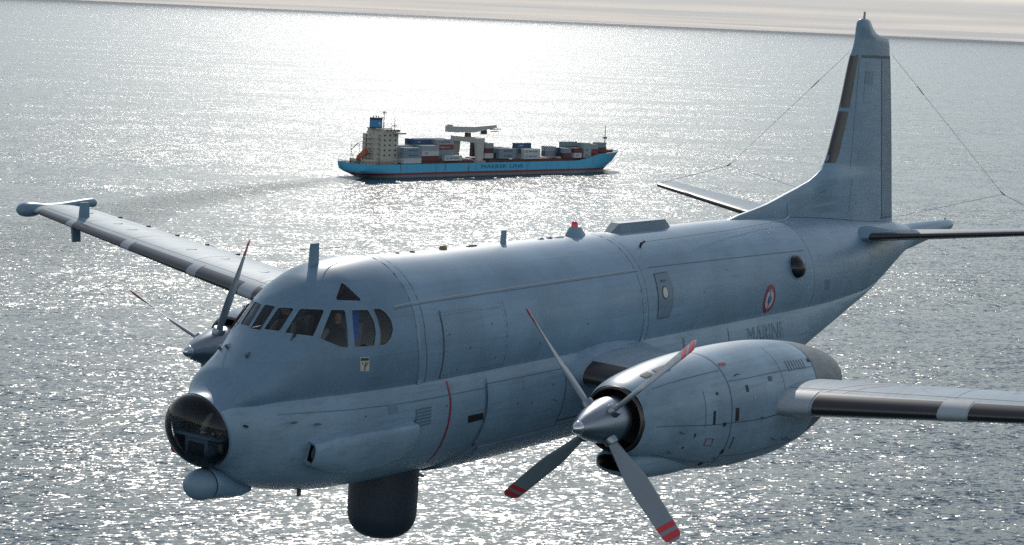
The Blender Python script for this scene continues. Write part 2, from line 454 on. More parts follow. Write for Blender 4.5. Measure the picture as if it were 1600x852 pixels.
RT = 1.42                                       # metres per radian when the skin is unrolled
def inside(p, poly):
    x, y = p; r = False; j = len(poly) - 1
    for i in range(len(poly)):
        xi, yi = poly[i]; xj, yj = poly[j]
        if (yi > y) != (yj > y) and x < (xj - xi) * (y - yi) / (yj - yi) + xi: r = not r
        j = i
    return r
def seg_dist(p, a, b):
    ax, ay = a; bx, by = b; px, py = p; dx, dy = bx - ax, by - ay
    t = max(0, min(1, ((px - ax) * dx + (py - ay) * dy) / (dx * dx + dy * dy + 1e-12)))
    return math.hypot(px - ax - t * dx, py - ay - t * dy)
def unroll(poly): return [(u, R_(t) * RT) for u, t in poly]
def rounded(poly, r=0.04, n=4):
    """poly in unrolled metres; corners rounded"""
    o = []; m = len(poly)
    for i in range(m):
        p0, p, p1 = Vector(poly[i - 1]), Vector(poly[i]), Vector(poly[(i + 1) % m])
        d0 = (p0 - p); d1 = (p1 - p); k0 = min(r, d0.length * .45); k1 = min(r, d1.length * .45)
        a = p + d0.normalized() * k0; b = p + d1.normalized() * k1
        for j in range(n + 1):
            t = j / n; q = a * (1 - t) ** 2 + p * 2 * t * (1 - t) + b * t * t; o.append((q.x, q.y))
    return o
def densify(poly, step):
    o = []
    for i in range(len(poly)):
        a, b = poly[i], poly[(i + 1) % len(poly)]; n = max(1, int(math.hypot(b[0] - a[0], b[1] - a[1]) / step))
        o += [(a[0] + (b[0] - a[0]) * k / n, a[1] + (b[1] - a[1]) * k / n) for k in range(n)]
    return o
def skin_mesh(name, pts, faces, mat, parent, off=0.0, wall=None, wall_to=None):
    """pts unrolled -> mesh on the fuselage skin with exact normals; wall = outline walled down to another offset"""
    V = [skin(p[0], p[1] / RT, off) for p in pts]
    F = []
    for f in faces:
        cu = sum(pts[i][0] for i in f) / len(f); ct = sum(pts[i][1] for i in f) / len(f)
        n = (V[f[1]] - V[f[0]]).cross(V[f[2]] - V[f[0]])
        F.append(tuple(f) if n.dot(fnorm(cu, ct / RT)) > 0 else tuple(reversed(f)))
    NL = []
    for f in F:
        cu = sum(pts[i][0] for i in f) / len(f); ct = sum(pts[i][1] for i in f) / len(f)
        for i in f:
            u = pts[i][0] + (cu - pts[i][0]) * .04; t = pts[i][1] + (ct - pts[i][1]) * .04
            NL.append(fnorm(u, t / RT))
    nskin = len(F)
    if wall:
        b = len(V); m = len(wall)
        V += [skin(p[0], p[1] / RT, off) for p in wall] + [skin(p[0], p[1] / RT, wall_to) for p in wall]
        for i in range(m):
            j = (i + 1) % m; q = (b + i, b + j, b + m + j, b + m + i); F.append(q)
            n = (V[q[1]] - V[q[0]]).cross(V[q[3]] - V[q[0]])
            n = n.normalized() if n.length > 1e-12 else Vector((0, 0, 1)); NL += [n] * 4
    me = bpy.data.meshes.new(name); me.from_pydata(V, [], F); me.materials.append(mat)
    for p in me.polygons: p.use_smooth = True
    me.normals_split_custom_set([tuple(n) for n in NL])
    return link(bpy.data.objects.new(name, me), parent)
def patch(name, poly, mat, parent, off=0.005, step=0.12, wall_to=None, hole=None):
    """a closed outline (unrolled metres) laid on the skin"""
    poly = densify(poly, step)
    xs = [p[0] for p in poly]; ys = [p[1] for p in poly]
    pts = list(poly); edges = [(i, (i + 1) % len(poly)) for i in range(len(poly))]
    if hole:
        hole = densify(hole, step); b = len(pts); pts += hole; edges += [(b + i, b + (i + 1) % len(hole)) for i in range(len(hole))]
    x = min(xs) + step
    while x < max(xs):
        y = min(ys) + step
        while y < max(ys):
            if inside((x, y), poly) and min(seg_dist((x, y), poly[i - 1], poly[i]) for i in range(len(poly))) > step * .35: pts.append((x, y))
            y += step
        x += step
    r = delaunay_2d_cdt([Vector(p) for p in pts], edges, [], 0, 1e-6)
    P = [(v.x, v.y) for v in r[0]]; F = []
    for f in r[2]:
        q = (sum(P[i][0] for i in f) / 3, sum(P[i][1] for i in f) / 3)
        if inside(q, poly) and not (hole and inside(q, hole)): F.append(f)
    return skin_mesh(name, P, F, mat, parent, off, poly if wall_to is not None else None, wall_to)
def ribbon(name, line, width, mat, parent, off=0.004, step=0.15):
    """a thin strip along a line of (station, angle in degrees)"""
    ln = []
    un = unroll(line)
    for a, b in zip(un, un[1:]):
        n = max(1, int(math.hypot(b[0] - a[0], b[1] - a[1]) / step)); ln += [(a[0] + (b[0] - a[0]) * k / n, a[1] + (b[1] - a[1]) * k / n) for k in range(n)]
    ln.append(un[-1]); P = []; F = []
    for i, p in enumerate(ln):
        a, b = ln[max(0, i - 1)], ln[min(len(ln) - 1, i + 1)]; d = Vector((b[0] - a[0], b[1] - a[1])).normalized() * width / 2
        P += [(p[0] - d.y, p[1] + d.x), (p[0] + d.y, p[1] - d.x)]
    for i in range(len(ln) - 1): F.append((2 * i, 2 * i + 1, 2 * i + 3, 2 * i + 2))
    return skin_mesh(name, P, F, mat, parent, off)
def mirror(poly): return [(u, -t) for u, t in reversed(poly)]

# cockpit windows (station, angle), port side; their twins stand to starboard
WIN = {
    'front': [(1.975, 8.4), (2.055, 21.4), (2.398, 16.6), (2.283, 7.2)],
    'quarter': [(2.084, 25.6), (2.425, 39.5), (2.777, 28.5), (2.448, 19.5)],
    'side': [(2.527, 42.5), (2.72, 48.6), (2.881, 52.8), (3.018, 54.6), (3.132, 33.7), (2.884, 30.3)],
    'mid': [(3.145, 55.3), (3.586, 57.8), (3.653, 50.7), (3.661, 45.0), (3.6, 37.8), (3.254, 35.1)],
    'rear': [(3.711, 58.2), (3.838, 58.6), (3.984, 55.5), (4.062, 51.3), (4.054, 46.0), (3.97, 41.4), (3.866, 38.8), (3.721, 38.1), (3.745, 44), (3.752, 51)],
    'roof': [(3.08, 25.8), (3.36, 19.7), (3.39, 19.9), (3.54, 31.6), (3.52, 32.3), (3.075, 27.2)],
}
windows = [('centre', rounded(unroll([(1.95, -5.8), (1.95, 5.8), (2.285, 4.6), (2.285, -4.6)]), .03))]
for k, p in WIN.items():
    q = rounded(unroll(p), .02 if k == 'rear' else .035)
    windows += [(k, q), (k, mirror(q))]
# the main skin, cut out at the windows
us = []
u = 0.70
while u < 29.3:
    us.append(u); u += 0.10 if u < 6 else 0.30
us.append(29.3)
grid = []
for u in us:
    for k in range(73):
        grid.append((u, R_(-180 + 5 * k) * RT))
boxes = [(min(p[0] for p in q), max(p[0] for p in q), min(p[1] for p in q), max(p[1] for p in q)) for _, q in windows]
pts = []
for p in grid:
    bad = False
    for (k, q), b in zip(windows, boxes):
        if b[0] - .04 < p[0] < b[1] + .04 and b[2] - .04 < p[1] < b[3] + .04:
            if min(seg_dist(p, q[i - 1], q[i]) for i in range(len(q))) < .02: bad = True; break
    if not bad: pts.append(p)
edges = []
for k, q in windows:
    b = len(pts); pts += q; edges += [(b + i, b + (i + 1) % len(q)) for i in range(len(q))]
r = delaunay_2d_cdt([Vector(p) for p in pts], edges, [], 0, 1e-6)
P = [(v.x, v.y) for v in r[0]]
F = []
for f in r[2]:
    q = (sum(P[i][0] for i in f) / 3, sum(P[i][1] for i in f) / 3)
    if not any(b[0] < q[0] < b[1] and b[2] < q[1] < b[3] and inside(q, w) for (k, w), b in zip(windows, boxes)): F.append(f)
fuselage = skin_mesh('fuselage', P, F, M['paint'], plane)
# lower lobe is lightened in colour, painting in light on its upward-facing curve
me = fuselage.data
me.materials.append(M['paint_low_lit']); me.materials.append(M['paint_nose'])
for i, f in enumerate(F):
    cu_ = sum(P[k][0] for k in f) / 3; ct_ = sum(P[k][1] for k in f) / 3 / RT
    if abs(ct_) > PI / 2: me.polygons[i].material_index = 1
    elif cu_ < 4.85: me.polygons[i].material_index = 2
for k, q in windows:
    w = patch('window', q, M['glass'], plane, -0.014, 0.06)
    # frame: the reveal and a narrow raised rim round the pane
    big = []
    cx = sum(p[0] for p in q) / len(q); cy = sum(p[1] for p in q) / len(q)
    n = len(q)
    for i in range(n):
        a, b = q[i - 1], q[(i + 1) % n]; d = Vector((b[0] - a[0], b[1] - a[1]))
        if d.length < 1e-6: d = Vector((1, 0))
        d.normalize(); nn = Vector((d.y, -d.x))
        if nn.dot(Vector((q[i][0] - cx, q[i][1] - cy))) < 0: nn = -nn
        big.append((q[i][0] + nn.x * .016, q[i][1] + nn.y * .016))
    V = [skin(p[0], p[1] / RT, .003) for p in big] + [skin(p[0], p[1] / RT, .005) for p in q] + [skin(p[0], p[1] / RT, -.03) for p in q]
    Fw = [(i, (i + 1) % n, n + (i + 1) % n, n + i) for i in range(n)] + [(n + i, n + (i + 1) % n, 2 * n + (i + 1) % n, 2 * n + i) for i in range(n)]
    mesh('frame', V, Fw, M['fairing'], w, True, 30)

# nose glazing: a blown dome on a slanted ring
rc = Vector((0.70 - .25 * 0, 0, -.5))
NR = 64
ring = [fvec(.70, 2 * PI * k / NR) for k in range(NR)]
V = []; Fd = []
ND = 16
for j in range(ND + 1):
    ph = PI / 2 * (1 - j / ND)
    for p in ring:
        d = p - rc; sc_ = math.sin(ph) ** 0.92
        V.append(rc + d * sc_ * (1 if j else 0.985) + Vector((-0.47 * math.cos(ph) - 0.012, 0, -0.03 * math.cos(ph))))
for j in range(ND):
    for k in range(NR): Fd.append((j * NR + k, j * NR + (k + 1) % NR, (j + 1) * NR + (k + 1) % NR, (j + 1) * NR + k))
dome = mesh('nose_dome', V, Fd, M['dome'], plane, True, 180)
rim = MB().loft([[rc + (p - rc) * s + Vector((x, 0, 0)) for p in ring] for s, x in ((1.003, .03), (1.008, -.008), (.99, -.018), (.965, -.008), (.965, .03))], cap=False)
rim.build('dome_ring', M['fairing'], dome, True, 50)
# nose compartment: shelf, console, side boxes, bulkhead
MB().box(.58, 1.30, -.50, .50, -.60, -.555).build('shelf', M['console'], plane, False)
cons = MB().box(.66, .98, -.20, .30, -1.00, -.605).build('console', M['console'], plane, False)
MB().box(.645, .658, -.12, .22, -.92, -.70).build('screen', M['cabin_dark'], cons, False)
MB().box(1.75, 1.80, -.60, .60, -1.1, .35).build('nose_bulkhead', M['cabin'], plane, False)
MB().tube([A(.66, .36, -.56), A(.60, .34, -.2), A(.70, .28, .0)], .018).build('sight_arm', M['cabin_dark'], plane)
MB().tube([A(.68, -.26, -.56), A(.62, -.25, -.30)], .025).build('hand_controller', M['cabin_dark'], plane)
# flight deck: floor, rear bulkhead, instrument panel with coaming, seats, side consoles, blue curtain
MB().box(2.3, 4.6, -.72, .72, -.10, -.04).build('cockpit_floor', M['cabin_dark'], plane, False)
MB().prism([(-1.15, -.04), (1.15, -.04), (1.22, .7), (1.0, 1.4), (.5, 1.85), (-.5, 1.85), (-1.0, 1.4), (-1.22, .7)], 0, .05, lambda x, y, z: (4.62 + z, x, y)).build('cockpit_bulkhead', M['cabin'], plane, False)
pan = MB().box(2.10, 2.40, -.66, .66, -.04, .84).build('instrument_panel', M['cabin_dark'], plane, False)
MB().prism([(-.66, .845), (.66, .845), (.60, .90), (-.60, .90)], 0, .40, lambda x, y, z: (2.04 + z, x, y)).build('coaming', M['cabin'], pan, False)
for s in (-1, 1):
    seat = MB().box(3.10, 3.60, -.27 - .55 * s, .27 - .55 * s, .22, .36).build('seat', M['cabin'], plane, False)
    MB().prism([(3.56, .36), (3.70, .36), (3.86, 1.10), (3.74, 1.12)], -.26, .26, lambda x, y, z: (x, z - .55 * s, y)).build('backrest', M['cabin'], seat, False)
    MB().prism([(3.73, 1.13), (3.86, 1.12), (3.90, 1.34), (3.80, 1.35)], -.14, .14, lambda x, y, z: (x, z - .55 * s, y)).build('headrest', M['cabin'], seat, False)
    MB().box(2.7, 4.5, -.80 * s - .08, -.80 * s + .08, -.04, .55).build('side_console', M['cabin'], plane, False)
    MB().tube([A(3.05, .55 * s, -.04), A(2.75, .55 * s, .5)], .02).build('control_column', M['cabin_dark'], plane)
    cur = MB()
    zz = [(3.40 + .016 * i, .055 * (i % 2)) for i in range(13)]
    cur.add([A(x, s * (.90 + y * .4), h) for x, y in zz for h in (.82, 1.40)], [(2 * i, 2 * i + 1, 2 * i + 3, 2 * i + 2) for i in range(12)])
    cur.build('curtain', M['curtain'], plane)

# panels, seams and markings on the skin, both sides where they are built alike
def both(fn):
    fn(1); fn(-1)
def S(poly, s): return [(u, t * s) for u, t in (poly if s > 0 else reversed(poly))]
def skin_details(s):
    p = rounded(unroll(S([(5.38, 46.6), (7.38, 46.5), (7.43, 88.5), (5.44, 88.5)], s)), .08)
    patch('side_hatch', p, M['paint'], plane, .014, .15, 0)
    ribbon('seam', S([(5.375, 46), (5.39, 66), (5.435, 89)], s), .022, M['seam'], plane, .016)
    ribbon('seam', S([(7.385, 46), (7.395, 66), (7.435, 89)], s), .012, M['seam'], plane, .016)
    for uu in (5.02, 12.86):
        ribbon('frame_seam', S([(uu - .0, 0), (uu - .10, 30), (uu - .16, 60), (uu, 90)], s), .018, M['seam'], plane, .004)
        ribbon('frame_band', S([(uu - .13, 0), (uu - .22, 30), (uu - .28, 60), (uu - .12, 90)], s), .20, M['paint'], plane, .007)
    ribbon('skin_lap', S([(4.2, 39.6), (12.6, 38.4)], s), .016, M['seam_light'], plane, .006)
    ribbon('skin_lap', S([(4.2, 41.0), (12.6, 39.8)], s), .010, M['seam'], plane, .004)
    ribbon('skin_lap', S([(13.1, 38.2), (20.6, 41)], s), .012, M['seam'], plane, .004)
    ribbon('frame_seam', S([(20.85, 0), (20.9, 40), (20.95, 90)], s), .012, M['seam'], plane, .004)
    ribbon('frame_seam', S([(24.9, 6), (24.9, 90)], s), .012, M['seam'], plane, .004)
    for ln in ([(5.48, 49.2), (7.30, 49.1)], [(7.31, 51), (7.35, 86)], [(5.47, 51), (5.52, 86)], [(5.5, 86.4), (7.33, 86.3)], [(12.55, 42), (12.62, 86)], [(5.25, 42), (5.3, 86)]):
        rv = MB(); q0, q1 = unroll(S(ln, 1)); nr = int(math.hypot(q1[0] - q0[0], q1[1] - q0[1]) / .075)
        for k in range(nr + 1):
            u_ = q0[0] + (q1[0] - q0[0]) * k / nr; t_ = s * (q0[1] + (q1[1] - q0[1]) * k / nr) / RT
            pc = skin(u_, t_, .0165); nn = fnorm(u_, t_); ax = nn.cross(Vector((1, 0, 0))).normalized(); bx_ = nn.cross(ax)
            rv.add([pc + ax * .0095 * math.cos(w) + bx_ * .0095 * math.sin(w) for w in [2 * PI * j / 6 for j in range(6)]], [tuple(range(6))])
        tag(rv.build('rivet_row', M['seam'], plane, False), kind='stuff')
    # rear door with its porthole
    q = rounded(unroll(S([(13.20, 43.3), (13.74, 43.1), (13.79, 53.6), (13.71, 66.6), (13.60, 72.9), (13.13, 72.8), (13.155, 60.6)], s)), .05)
    d = patch('side_door', q, M['paint_dark'], plane, .012, .10, 0)
    ribbon('seam', S([(13.195, 43), (13.745, 42.8), (13.805, 53.6), (13.72, 66.8), (13.61, 73.4), (13.12, 73.2), (13.145, 60.6), (13.195, 43)], s), .020, M['seam'], d, .0135)
    cu, ct = 13.45, 56 * s
    el = unroll([(cu + .125 * math.cos(a), ct + 4.6 * math.sin(a)) for a in [2 * PI * k / 24 for k in range(24)]])
    patch('porthole_frame', el, M['seam'], d, .018, .08, .010)
    el = unroll([(cu + .098 * math.cos(a), ct + 3.6 * math.sin(a)) for a in [2 * PI * k / 24 for k in range(24)]])
    patch('porthole', el, M['cream'], d, .023, .08)
    patch('door_handle', unroll(S([(13.38, 47.6), (13.56, 47.4), (13.56, 48.6), (13.38, 48.8)], s)), M['seam'], d, .03, .08, .012)
    # bulged observation window aft
    V = []; Fb = []
    nb, mb = 24, 8
    for j in range(mb + 1):
        rr = 1 - j / mb
        for k in range(nb):
            t = 2 * PI * k / nb
            V.append(skin(19.93 + .33 * rr * math.cos(t), R_(s * (52.5 + 8.8 * rr * math.sin(t))), .004 + .20 * math.sqrt(max(0, 1 - rr * rr))))
    for j in range(mb):
        for k in range(nb): Fb.append((j * nb + k, j * nb + (k + 1) % nb, (j + 1) * nb + (k + 1) % nb, (j + 1) * nb + k))
    bl = mesh('bulged_window', V, Fb, M['blister'], plane, True, 180)
    el = [(19.93 + .37 * math.cos(a), R_(s * (52.5 + 9.8 * math.sin(a))) * RT) for a in [2 * PI * k / 32 for k in range(32)]]
    hl = [(19.93 + .325 * math.cos(a), R_(s * (52.5 + 8.7 * math.sin(a))) * RT) for a in [2 * PI * k / 32 for k in range(32)]]
    patch('window_rim', el, M['fairing'], bl, .012, .08, 0, hl)
    # roundel: red ring, white ring, blue disc, dark anchor
    def disc(r, off, m, nm, par):
        return patch(nm, [(18.45 + r * math.cos(a), R_(s * 74.5) * RT + r * math.sin(a)) for a in [2 * PI * k / 40 for k in range(40)]], m, par, off, .08)
    rd = disc(.30, .005, M['red'], 'roundel', plane)
    disc(.20, .008, M['white'], 'roundel_white', rd); disc(.095, .011, M['blue'], 'roundel_centre', rd)
    def anc(poly):
        return [(18.45 + x, R_(s * 74.5) * RT - y * s) for x, y in (poly if s < 0 else reversed(poly))]
    patch('anchor_shank', anc([(-.022, -.30), (.022, -.30), (.022, .26), (-.022, .26)]), M['lettering'], rd, .014, .08)
    patch('anchor_stock', anc([(-.12, .17), (.12, .17), (.12, .215), (-.12, .215)]), M['lettering'], rd, .0165, .08)
    # MARINE in dark letters on the pale lower side
    tv, tf, tw, th_ = text_shape('MARINE', 1.0, 0.0)
    k = 1.88 / tw; kh = .33 / th_
    PP = [((17.50 + x * k) if s > 0 else (19.38 - x * k), R_(s * 104.0) * RT + s * (.165 - y * kh)) for x, y in tv]
    skin_mesh('lettering', PP, tf, M['lettering'], plane, .015)
    # red line in the plane of the propellers
    ribbon('propeller_warning_line', S([(5.66, 92), (5.72, 105), (5.735, 130), (5.80, 150)], s), .055, M['red'], plane, .005)
    ribbon('skin_lap', S([(1.6, 101.5), (6.8, 101.5)], s), .010, M['seam'], plane, .004)
    # grille, dark vent, small patches
    g = patch('grille', unroll(S([(4.70, 107), (5.14, 106.6), (5.18, 117.9), (4.73, 118.6)], s)), M['paint_dark'], plane, .006, .12)
    for k in range(5):
        ribbon('slat', S([(4.72 + .006 * k, 108.6 + 2.1 * k), (5.14 + .006 * k, 108.2 + 2.1 * k)], s), .016, M['paint_low_lit'], g, .012)
    patch('vent', unroll(S([(6.32, 117.7), (6.80, 117.7), (6.84, 122.1), (6.365, 122.5)], s)), M['black'], plane, .008, .12)
    patch('skin_patch', unroll(S([(3.95, 101), (4.20, 101), (4.22, 107.5), (3.97, 107.7)], s)), M['fairing'], plane, .006, .12)
    patch('skin_patch', unroll(S([(21.58, 66), (21.91, 66.1), (21.95, 75), (21.63, 75.2)], s)), M['paint_dark'], plane, .006, .12)
    # sliding bay doors: a raised plate over the lower lobe, with its sill and joints
    bd = patch('bay_door', rounded(unroll(S([(6.86, 99.3), (9.57, 99.3), (9.62, 138.6), (6.90, 139.4)], s)), .05), M['paint_low_lit'], plane, .030, .18, 0)
    ribbon('seam', S([(6.85, 95.6), (6.86, 124), (6.83, 140)], s), .030, M['seam'], plane, .034)
    ribbon('seam', S([(9.585, 95.2), (9.575, 120), (9.64, 139)], s), .024, M['seam'], plane, .034)
    ribbon('seam', S([(6.87, 99.2), (9.6, 99.2)], s), .012, M['seam'], bd, .033)
    ribbon('seam', S([(8.06, 99.2), (8.05, 108)], s), .010, M['seam'], bd, .033)
    ribbon('bay_sill', S([(6.92, 140.6), (9.63, 138.8), (13.5, 138.4), (17.5, 138.4)], s), .11, M['seam_light'], plane, .022)  # pale strip painted as the highlight along the bay's lower edge
    ribbon('seam', S([(6.9, 143), (9.63, 141.2), (17.5, 140.8)], s), .02, M['seam'], plane, .024)
    bf = patch('bay_fairing', rounded(unroll(S([(6.98, 142), (9.8, 140.5), (17.4, 140.5), (17.9, 150), (17.9, 176), (7.5, 176)], s)), .2), M['paint_low_lit'], plane, .055, .3, 0)
    patch('fairing_lip', rounded(unroll(S([(6.55, 160), (6.95, 141), (7.10, 142), (7.3, 176), (6.6, 176)], s)), .05), M['paint_dark'], plane, .06, .15, 0)
    for u0, u1 in ((13.05, 14.40), (14.50, 16.52)):
        ap = patch('side_panel', rounded(unroll(S([(u0, 95.2), (u1, 95), (u1, 104.5), (u0, 104.5)], s)), .04), M['paint_low_lit'], plane, .010, .2, 0)
        ribbon('seam', S([(u1 + .03, 94.4), (u1 + .03, 107)], s), .026, M['seam'], ap, .012)
    for uu, tt in ((5.55, 60), (6.2, 70), (6.9, 58), (7.1, 80), (5.9, 84), (8.6, 76), (10.3, 68), (15.2, 60), (16.4, 47), (7.9, 116), (8.4, 118), (9.1, 109), (9.3, 120), (9.2, 119), (3.4, 107), (5.6, 108)):
        a_ = uu; tt *= s
        patch('fastener', [(a_ + .018 * math.cos(k * PI / 3), R_(tt) * RT + .018 * math.sin(k * PI / 3)) for k in range(6)], M['seam'], plane, .036 if 6.9 < uu < 9.6 and abs(tt) > 99 else .018, .08)
    # squadron badge under the cockpit windows
    bg_ = patch('badge', unroll(S([(3.255, 62.7), (3.462, 64.0), (3.48, 73.7), (3.278, 72.4)], s)), M['cream'], plane, .005, .1)
    patch('badge_chief', unroll(S([(3.272, 63.3), (3.450, 64.4), (3.452, 66.2), (3.274, 65.2)], s)), M['green'], bg_, .008, .1)
    for pl in ([(3.355, 72.6), (3.385, 72.6), (3.395, 66.6), (3.375, 66.2)], [(3.362, 70.6), (3.35, 69.4), (3.288, 66.6), (3.312, 66.2)], [(3.38, 69.6), (3.38, 70.8), (3.452, 67.6), (3.432, 67.0)]):
        patch('badge_figure', unroll(S(pl, s)), M['seam'], bg_, .009, .1)
    # heat exchanger fairing on the cheek: open mouth in front, flush behind
    rings = []
    for (u_, t0, t1, d_) in ((2.19, 121.6, 136.0, .215), (2.30, 120.6, 137.2, .245), (2.60, 117.0, 138.8, .295), (3.2, 114.2, 140.0, .325), (3.8, 113.4, 139.2, .31), (4.3, 113.4, 136.0, .255), (4.60, 114.2, 132.0, .20), (4.66, 114.6, 131.0, .185), (4.69, 115, 130.6, .02)):
        rg = []
        for k in range(21):
            f_ = k / 20; tt = t0 + (t1 - t0) * f_
            pr = (math.sin(PI * f_) ** 0.17) * (1.10 - .18 * f_) if 0 < f_ < 1 else 0
            rg.append(skin(u_ - .00, R_(s * tt), d_ * pr - .01))
        rings.append(rg)
    V = [p for r_ in rings for p in r_]; Fs = []
    for j in range(len(rings) - 1):
        for k in range(20): Fs.append((j * 21 + k, j * 21 + k + 1, (j + 1) * 21 + k + 1, (j + 1) * 21 + k))
    ex = mesh('cheek_fairing', V, Fs, M['paint_low_lit'], plane, True, 32)
    # mouth: lip and dark throat
    cen = sum((p for p in rings[0]), Vector()) / 21
    inn = [cen + (p - cen) * .76 + Vector((.01, 0, 0)) for p in rings[0]]; deep = [p + Vector((.35, 0, 0)) for p in inn]
    fr_ = [p + Vector((-.025, 0, 0)) for p in rings[0]]
    n = 21
    mesh('intake_lip', rings[0] + fr_ + inn, [(k, (k + 1) % n, n + (k + 1) % n, n + k) for k in range(n)] + [(n + k, n + (k + 1) % n, 2 * n + (k + 1) % n, 2 * n + k) for k in range(n)], M['fairing'], ex, True, 40)
    mesh('intake_throat', inn + deep, [(k, (k + 1) % n, n + (k + 1) % n, n + k) for k in range(n)] + [tuple(range(n, 2 * n))], M['black'], ex, False)
    ribbon('fairing_outlet', S([(4.70, 113.5), (4.74, 121), (4.70, 130)], s), .07, M['seam'], ex, .012)
    # probes and the little port on the nose
    for uu, tt in ((1.87, 108.8), (2.34, 110.1)):
        b0 = skin(uu, R_(tt * s), 0); nn = fnorm(uu, R_(tt * s)); q = b0 + nn * .10
        MB().tube([b0 - nn * .02, q, q + Vector((-.16, 0, 0))], [.022, .014, .010], 8).build('pitot_probe', M['seam'], plane)
    patch('port_rim', [(1.025 + .065 * math.cos(a), R_(s * 113) * RT + .065 * math.sin(a)) for a in [2 * PI * k / 20 for k in range(20)]], M['paint_low_lit'], plane, .008, .08, 0)
    patch('port_hole', [(1.025 + .042 * math.cos(a), R_(s * 113) * RT + .042 * math.sin(a)) for a in [2 * PI * k / 20 for k in range(20)]], M['black'], plane, .011, .08)
    # windscreen wiper
    wp = [skin(2.10, R_(34 * s), .03), skin(2.18, R_(31 * s), .035), skin(2.42, R_(26 * s), .03)]
    w_ = MB().tube(wp, .010, 6).build('wiper', M['black'], plane)
    MB().tube([skin(2.16, R_(33.2 * s), .012), skin(2.46, R_(24.0 * s), .012)], .012, 6).build('wiper_blade', M['black'], w_)
M['blister'] = glass('dark_blister_acrylic', (0.16, 0.19, 0.22), 0.03, 1.5)
both(skin_details)
for uu, tt in ((1.67, -33), (1.64, -20), (1.55, 18.6)):
    b0 = skin(uu, R_(tt)); nn = fnorm(uu, R_(tt))
    vn = MB().tube([b0 - nn * .01, b0 + nn * .07], .03, 10).build('nose_vane', M['seam'], plane)
    MB().tube([b0 + nn * .06, b0 + nn * .06 + Vector((.13, .03, .02))], [.018, .008], 6).build('vane_arm', M['seam'], vn)

# ---- sensor ball under the nose, belly radome
MB().loft([[A(.77 - .31 * math.cos(ph), .30 * math.sin(ph) * math.cos(t), -1.42 + .265 * math.sin(ph) * math.sin(t)) for t in [2 * PI * k / 40 for k in range(40)]] for ph in [PI * j / 20 + 1e-4 * (j == 0) - 1e-4 * (j == 20) for j in range(21)]]).build('sensor_ball', M['fairing'], plane, True, 60)
rg = []
for a_, cy, rl, rh in ((.84, -1.42, .285, .25), (.90, -1.42, .305, .27), (1.10, -1.46, .29, .25), (1.4, -1.55, .23, .20), (1.7, -1.63, .15, .14), (1.98, -1.68, .05, .06)):
    rg.append([A(a_ + .06 * math.sin(t) * 0, rl * math.cos(t), cy + rh * math.sin(t)) for t in [2 * PI * k / 36 for k in range(36)]])
tf = MB().loft(rg).build('sensor_fairing', M['paint'], plane, True, 60)
MB().loft([[A(x, .296 * s * math.cos(t), -1.42 + .262 * s * math.sin(t)) for t in [2 * PI * k / 36 for k in range(36)]] for x, s in ((.83, .99), (.83, 1.0), (.855, 1.0), (.855, .99))], cap=False).build('ball_gap', M['black'], tf, False)
rad = []
for h, s in [(-1.80, 1.0), (-2.10, 1.0), (-2.45, 1.0), (-2.72, .995)] + [(-2.72 - .50 * math.sin(R_(q)), .995 * math.cos(R_(q)) ** .62) for q in (10, 20, 30, 40, 50, 60, 68, 75, 81, 86, 89)]:
    rad.append([A(5.78 + .655 * s * math.cos(t), .655 * s * math.sin(t), h) for t in [2 * PI * k / 48 for k in range(48)]])
rd_ = MB().loft(rad).build('belly_radome', M['radome'], plane, True, 60)
MB().tube([A(6.40, .28, -2.08), A(6.50, .40, -2.12)], .035, 8).build('radome_bracket', M['seam_light'], rd_)

# ---- wings
def naca(x, t):
    return 5 * t * (.2969 * math.sqrt(max(x, 0)) - .1260 * x - .3516 * x * x + .2843 * x ** 3 - .1015 * x ** 4)
XC = [0.5 * (1 - math.cos(PI * k / 22)) for k in range(23)]
def wsec(l):
    """leading edge aft, chord, height, thickness at distance l from the middle line"""
    t = (l - 4.5) / 13.9
    le = 10.6 + 3.2 * t
    ch = 4.40 - 2.30 * (l / 18.4)
    hh = -.64 + (1.24 * t if l > 4.5 else 0.062 * (4.5 - l))
    return le, ch, hh, .17 - .075 * max(0, t)
def wpt(l, x, up, s, off=0.0):
    le, ch, hh, tk = wsec(l)
    y = naca(x, tk) * (1.08 if up else -.92); cam_ = .02 * 4 * x * (1 - x)
    p = A(le + ch * x, s * l, hh + ch * (y + cam_) + .010 * ch * (0.5 - x))
    if off:
        e = .004
        y2 = naca(min(1, x + e), tk) * (1.08 if up else -.92); dy = (y2 - y) / e if x > 1e-5 else (60 if up else -60)
        n = Vector((-dy, 0, 1)) if up else Vector((dy, 0, -1)); n.normalize(); p = p + n * off
    return p
def wloop(l, s, off=0.0):
    return [wpt(l, x, True, s, off) for x in reversed(XC)] + [wpt(l, x, False, s, off) for x in XC[1:-1]]
def wstrip(name, l0, l1, top, bot, mat, parent, s, off=.006, n=10):
    """a skin strip wrapped round the leading edge from 'bot' chord below to 'top' chord above"""
    xs = [(top * (1 - k / 10) ** 2, True) for k in range(10)] + [(bot * (k / 10) ** 2, False) for k in range(11)]
    V = []; Fw = []
    for j in range(n + 1):
        l = l0 + (l1 - l0) * j / n
        for x, upf in xs: V.append(wpt(l, x, upf, s, off))
    m = len(xs)
    for j in range(n):
        for k in range(m - 1): Fw.append((j * m + k, j * m + k + 1, (j + 1) * m + k + 1, (j + 1) * m + k))
    return mesh(name, V, Fw, mat, parent, True, 180)
